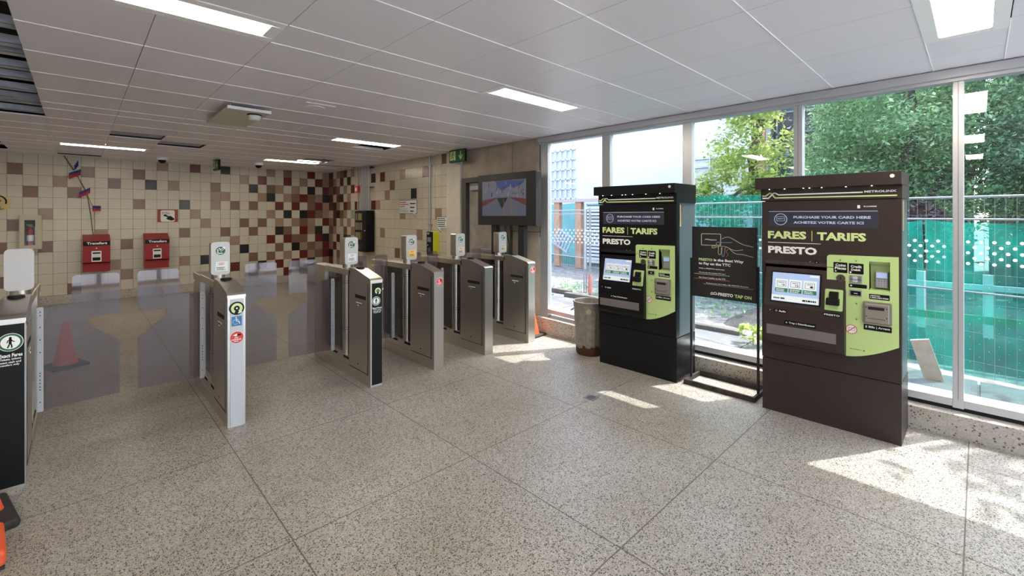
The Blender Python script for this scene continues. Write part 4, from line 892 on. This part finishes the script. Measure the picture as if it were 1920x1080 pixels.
tarp((5.55, -2.9), (6.27, .40), .03, 1.56, 1.55, 'teal mesh tarp hung on the fence outside the rightmost window', 1)
tarp((6.33, .42), (6.62, 1.55), .03, 1.55, 1.56, 'teal mesh tarp on the fence outside, right of the near fare machine', 2)
vs = []; fs = []
for i in range(31):
    for j in range(9):
        x = 6.75+.28*j; y = -3+.2*i; h = .75*math.sin(PI*j/8)**.7*(.8+.35*noise.noise(Vector((x*1.3, y*1.1, 3))))*(1 if y < 1.6 else max(0, 1-(y-1.6)/1.2))
        vs.append((x, y, h-.06))
fs = [[i*9+j, i*9+j+1, (i+1)*9+j+1, (i+1)*9+j] for i in range(30) for j in range(8)]
struct(MB().add(vs, fs, True).build('ground', mk('tarp_shade_soil', (.07, .065, .06), .95, vary=.5, vscale=6)))  # dark mound added so the tarp's lower half looks shaded
tarp((8.3, 2.0), (9.2, 6.2), .0, 1.98, 2.0, 'teal mesh tarp further out, seen above the stand sign', 3)
tarp((11.3, 7.6), (11.6, 12.0), .0, 1.98, 2.0, 'teal tarp far outside behind the timber posts', 4)
# timber frame, formwork panel, louvre outside the first bay (X about 11)
WOOD = mk('weathered_wood', (.50, .27, .17), .8, vary=.25, vscale=5)
for k, yy in enumerate((9.30, 8.45)):
    o = MB().box(-.08, .08, -.11, .11, 0, 2.0, .006).build('timber_post', WOOD); o.location = (11.0, yy, 0); tag(o, ('left' if k == 0 else 'right')+' brown timber post of the frame seen through the first window bay', 'timber post', 'timber posts outside')
o = MB().box(-.1, .1, -1.5, 1.2, 0, .09).build('timber_beam', mk('pink_grey_beam', (.50, .40, .38), .8)); o.location = (10.98, 8.95, 2.0); tag(o, 'pale beam lying across the timber posts outside', 'beam')
t = thing('formwork_panel', (11.0, 9.15, 2.10), 'white gridded formwork panel standing on the beam outside', 'formwork panel', rz=-PI/2)
PALE = mk('pale_grey_paint', (.60, .63, .70), .6)
MB().box(-.62, .62, .0, .02, 0, 1.55).build('face_sheet', PALE, t)
m = MB()
for k in range(7): x = -.62+k*.2067; m.box(x-.02, x+.02, -.07, 0, 0, 1.55)
for k in range(6): z = k*.302; m.box(-.62, .62, -.07, 0, z, z+.035)
m.build('ribs', PALE, t)
m = MB()
for x, h in ((-.55, .32), (-.2, .2), (.05, .15), (.45, .28)): m.cyl((x, -.03, 1.55), (x, -.03, 1.55+h), .012, n=6)
m.build('rod', FENC, t)
t = thing('louvre_screen', (10.9, 7.2, 0), 'pale horizontal louvre screen right of the timber posts outside', 'screen', rz=-PI/2)
m = MB()
for k in range(17): m.box(-.95, .85, -.02, .02, .2+k*.1, .262+k*.1)
m.build('slats', PALE, t); MB().box(-.97, -.90, -.03, .04, 0, 1.95).box(.83, .9, -.03, .04, 0, 1.95).build('frame', PALE, t)
MB().box(-.95, .85, .05, .07, .1, 1.9).build('backing', mk('louvre_back', (.16, .14, .13), .8), t)
t = thing('slatted_panel', (10.8, 8.95, .80), 'small grey slatted panel tilted against the timber frame outside', 'panel', rz=.1)
m = MB(Matrix.Rotation(.5, 4, 'X'))
for k in range(6): m.box(-.02, .02, -.30+.11*k, -.25+.11*k, -.22, .26)
m.box(-.03, .03, -.32, .32, -.24, -.2).box(-.03, .03, -.32, .32, .24, .28).build('slats', mk('crate_grey', (.40, .44, .52), .6), t)
# traffic pole with red band
t = thing('fence_prop', (7.30, 5.35, 0), 'thin grey pole with faded red tape beside the fence in the first bay', 'pole')
MB().cyl((0, 0, 0), (0, 0, 1.75), .022, n=10).build('pole', FENC, t); MB().cyl((0, 0, .05), (0, 0, .42), .05, .03, n=12).build('tape', mk('faded_red', (.62, .22, .20), .7), t)
# leaning board
o = MB(Matrix.Rotation(-.25, 4, 'X') @ Matrix.Rotation(-.25, 4, 'Y')).box(-.012, .012, -.07, .07, 0, .42).build('leaning_board', mk('raw_board', (.52, .42, .34), .8, vary=.12, vscale=9)); o.location = (5.98, .30, 0); tag(o, 'short bare wooden board leaning on the fence at the bottom right window', 'board')
# barricade behind tarp
t = thing('barricade', (7.1, .05, 0), 'white barricade with green rail behind the teal tarp', 'barricade', rz=-PI/2+.05)
for x in (-.42, .12): MB().box(x-.04, x+.04, -.02, .02, 0, .95).build('upright', WHITE, t)
MB().box(-.6, .9, -.03, .0, .42, .50).build('lower_rail', mk('rail_green', (.16, .26, .10), .6), t); MB().box(-.6, .9, -.03, .0, .78, .84).build('upper_rail', WHITE, t)
# buildings
WALLW = mk('pale_building_wall', (.72, .71, .74), .8, vary=.03, vscale=1.2)
t = thing('pale_building', (14, 4.2, 0), 'large pale blank building wall beyond the fence', 'building', rz=0)
MB().box(0, 6, 0, 24, 0, 9.5).build('wall', WALLW, t)
MB().box(-.12, 0, -.02, .22, 0, 9.5).build('corner_post', mk('salmon_post', (.62, .25, .24), .7), t)
t = thing('dark_building', (14.4, 4.1, 0), 'dark gridded facade right of the pale building, behind the trees', 'building')
MB().box(.1, 5, -4, -.05, 0, 6.5).build('wall', mk('dark_facade', (.06, .05, .06), .6), t)
m = MB()
for k in range(10): m.box(.05, .1, -4, -.05, .6*k+.3, .6*k+.34)
for k in range(8): m.box(.05, .1, -.5*k-.09, -.5*k-.05, 0, 6.5)
m.build('window_grid', mk('grid_grey', (.22, .24, .28), .6), t)
t = thing('brown_house', (15.2, -5.5, 0), 'reddish brown house wall glimpsed through the leaves', 'building')
MB().box(0, 4, -6, 5.3, 0, 4.6).build('wall', mk('brown_brick', (.30, .12, .07), .8), t); MB().box(-.03, 0, -4.6, -2.2, 2.0, 3.3).build('window', PALE, t)
t = thing('wall_railing', (13.9, 5.2, 2.75), 'grey pipe railing against the pale building just above the shrubs', 'railing')
m = MB()
for z in (0, .32, .58): m.tube([(0, -1.2, z), (0, 1.2, z)], .03, 6)
for y in (-1.2, -.4, .5, 1.2): m.tube([(0, y, -.6), (0, y, .62)], .035, 6)
m.build('pipes', GALV, t)
# ---- foliage
def leafmat(name, a, b, c):
    m_ = bpy.data.materials.new(name); m_.use_nodes = True; nt = m_.node_tree; nt.nodes.clear(); L = nt.links; o_ = nt.nodes.new('ShaderNodeOutputMaterial')
    g = nt.nodes.new('ShaderNodeNewGeometry'); r = nt.nodes.new('ShaderNodeValToRGB'); e = r.color_ramp.elements; e[0].color = (*a, 1); e[1].color = (*c, 1); x = e.new(.5); x.color = (*b, 1); L.new(g.outputs['Random Per Island'], r.inputs[0])
    d = nt.nodes.new('ShaderNodeBsdfPrincipled'); d.inputs['Roughness'].default_value = .3; tl = nt.nodes.new('ShaderNodeBsdfTranslucent'); L.new(r.outputs[0], d.inputs['Base Color']); L.new(r.outputs[0], tl.inputs[0])
    mx = nt.nodes.new('ShaderNodeMixShader'); mx.inputs[0].default_value = .45; L.new(d.outputs[0], mx.inputs[1]); L.new(tl.outputs[0], mx.inputs[2]); L.new(mx.outputs[0], o_.inputs[0]); return m_
LG = leafmat('leaves_green', (0.1, 0.21, 0.11), (0.23, 0.44, 0.18), (0.5, 0.66, 0.4)); LY = leafmat('leaves_yellow_green', (0.22, 0.36, 0.08), (0.46, 0.56, 0.13), (0.66, 0.68, 0.24)); LD = leafmat('leaves_deep', (0.06, 0.15, 0.1), (0.18, 0.34, 0.2), (0.46, 0.6, 0.42)); LR = leafmat('leaves_purple', (.06, .03, .04), (.12, .06, .08), (.18, .12, .12))
BARK = mk('bark', (.10, .075, .055), .9, vary=.3, vscale=10)
def crown(blobs, N, size, seed, mat, parent, name='foliage'):
    R = random.Random(seed); m = MB(); V = [len(b) and b[3]*b[4]*b[5] for b in blobs]; tot = sum(V)
    clumps = []
    for b, v in zip(blobs, V):
        for _ in range(max(4, int(60*v/tot*len(blobs)**.5))):
            while True:
                p = Vector((R.uniform(-1, 1), R.uniform(-1, 1), R.uniform(-1, 1)))
                if .35 < p.length < 1: break
            clumps.append(Vector((b[0]+p.x*b[3], b[1]+p.y*b[4], b[2]+p.z*b[5])))
    cs = (tot/len(clumps))**(1/3)*1.0
    vs = []; fs = []
    for i in range(N):
        c = clumps[R.randrange(len(clumps))]; p = c+Vector((R.gauss(0, .55), R.gauss(0, .55), R.gauss(0, .42)))*cs
        s = size*R.uniform(.6, 1.3); d = Vector((R.gauss(0, 1), R.gauss(0, 1), R.gauss(-.2, .6))).normalized(); u = d.cross(Vector((R.gauss(0, .5), R.gauss(0, .5), 1))).normalized()
        nn = d.cross(u); q = len(vs)
        for a in (p-d*s, p-u*s*.45+nn*s*.12, p+d*s, p+u*s*.45+nn*s*.12): vs.append(a[:])
        fs.append((q, q+1, q+2)); fs.append((q, q+2, q+3))
    m.v = vs; m.f = fs; m.m = [0]*len(fs); m.s = [False]*len(fs)
    return m.build(name, mat, parent)
def tree(x, y, blobs, N, size, seed, mat, h, r, lb, grp='trees beyond the fence'):
    t = thing('leafy_tree', (x, y, 0), lb, 'tree', group=grp)
    R = random.Random(seed); pts = [(0, 0, -.1)]
    for k in range(1, 6): pts.append((R.uniform(-.1, .1)*k*.4, R.uniform(-.1, .1)*k*.4, h*k/5))
    m = MB().tube(pts, r, 8)
    for b in blobs:
        s = Vector(pts[3]); e = Vector(b[:3]); m.tube([s[:], ((s+e)/2+Vector((0, 0, .1)))[:], e[:]], r*.4, 6)
    m.build('trunk', BARK, t); crown(blobs, N, size, seed, mat, t); return t
tree(10.5, 3.35, [(0, 0, 2.9, .9, .8, .9), (0, .1, 4.6, 1.0, .9, 1.1), (-.2, .4, 2.0, .9, 1.0, .55)], 10000, .06, 1, LY, 3.6, .09, 'yellow-green leafy tree outside above the stand sign')
tree(10.9, .9, [(0, 0, 3.4, 1.2, 1.35, 1.5), (-.2, .9, 2.4, 1.0, 1.1, .9), (0, -.9, 2.3, 1.0, 1.1, .9), (0, 0, 5.2, 1.3, 1.5, 1.1)], 40000, .043, 2, LG, 4, .12, 'dense green tree outside behind the near fare machine')
tree(10.9, -1.2, [(0, 0, 3.3, 1.2, 1.2, 1.6), (0, .3, 2.1, 1.1, 1.3, .7), (0, -.3, 5.1, 1.3, 1.3, 1.2)], 32000, .043, 3, LD, 4, .12, 'darker green tree outside just left of the last window bar')
tree(9.6, -1.9, [(0, 0, 2.4, .9, 1.2, 1.0), (.2, -.9, 2.2, .9, 1.0, .9)], 16000, .05, 4, LD, 2.4, .08, 'glossy dark bush beyond the teal tarp in the rightmost window')
tree(11.4, -3.3, [(0, 0, 4.3, 1.4, 1.6, 1.4), (0, .8, 5.2, 1.2, 1.3, 1.1), (-.3, -1, 3, 1.2, 1.2, 1.0)], 18000, .065, 5, LY, 4, .12, 'bright yellow-green tree at the top right outside')
tree(12.8, -.6, [(0, 0, 4.4, 1.4, 3.6, 2.0), (0, 1.5, 2.5, 1.2, 2.4, 1.4), (0, -2.5, 2.8, 1.2, 2.6, 1.6)], 20000, .08, 6, LG, 4.5, .15, 'broad tree furthest out behind the other trees')
tree(8.1, -2.15, [(-.6, .3, 5.0, 1.0, .8, .5), (-1.5, 1.0, 4.8, .8, .5, .35)], 420, .11, 7, LG, 4.6, .10, 'tall tree just outside the right edge whose branches dapple the sun', None)
t = thing('low_shrub', (9.75, 4.3, 0), 'low grey-green shrub showing over the teal tarp above the stand sign', 'shrub'); crown([(0, 0, 1.5, .5, .9, .62), (0, 1.1, 1.4, .5, .9, .55)], 3200, .06, 9, LG, t); MB().tube([(0, 0, -.1), (0, .1, 1.2)], .05).build('stem', BARK, t)
t = thing('low_shrub', (8.9, .55, 0), 'purple-leaved shrub just above the tarp beside the near fare machine', 'shrub'); crown([(0, 0, 1.5, .2, .2, .3)], 1500, .05, 10, LR, t); MB().tube([(0, 0, -.1), (0, .05, 1.3)], .022).build('stem', BARK, t)
t = thing('weed_plant', (5.98, 1.93, 0), 'small bright green weed growing by the pavement seen below the stand sign', 'plant'); crown([(0, 0, .16, .16, .22, .10)], 70, .06, 11, LY, t); MB().tube([(0, 0, -.02), (0, 0, .16)], .008).build('stem', LY, t)
o = crown([(0, 0, .02, .8, 3.2, .05)], 900, .04, 12, LG, None, 'ground_weeds'); o.location = (7.9, 4.2, 0); tag(o, 'scattered low weeds on the gravel beyond the fence', 'weeds', kind='stuff')
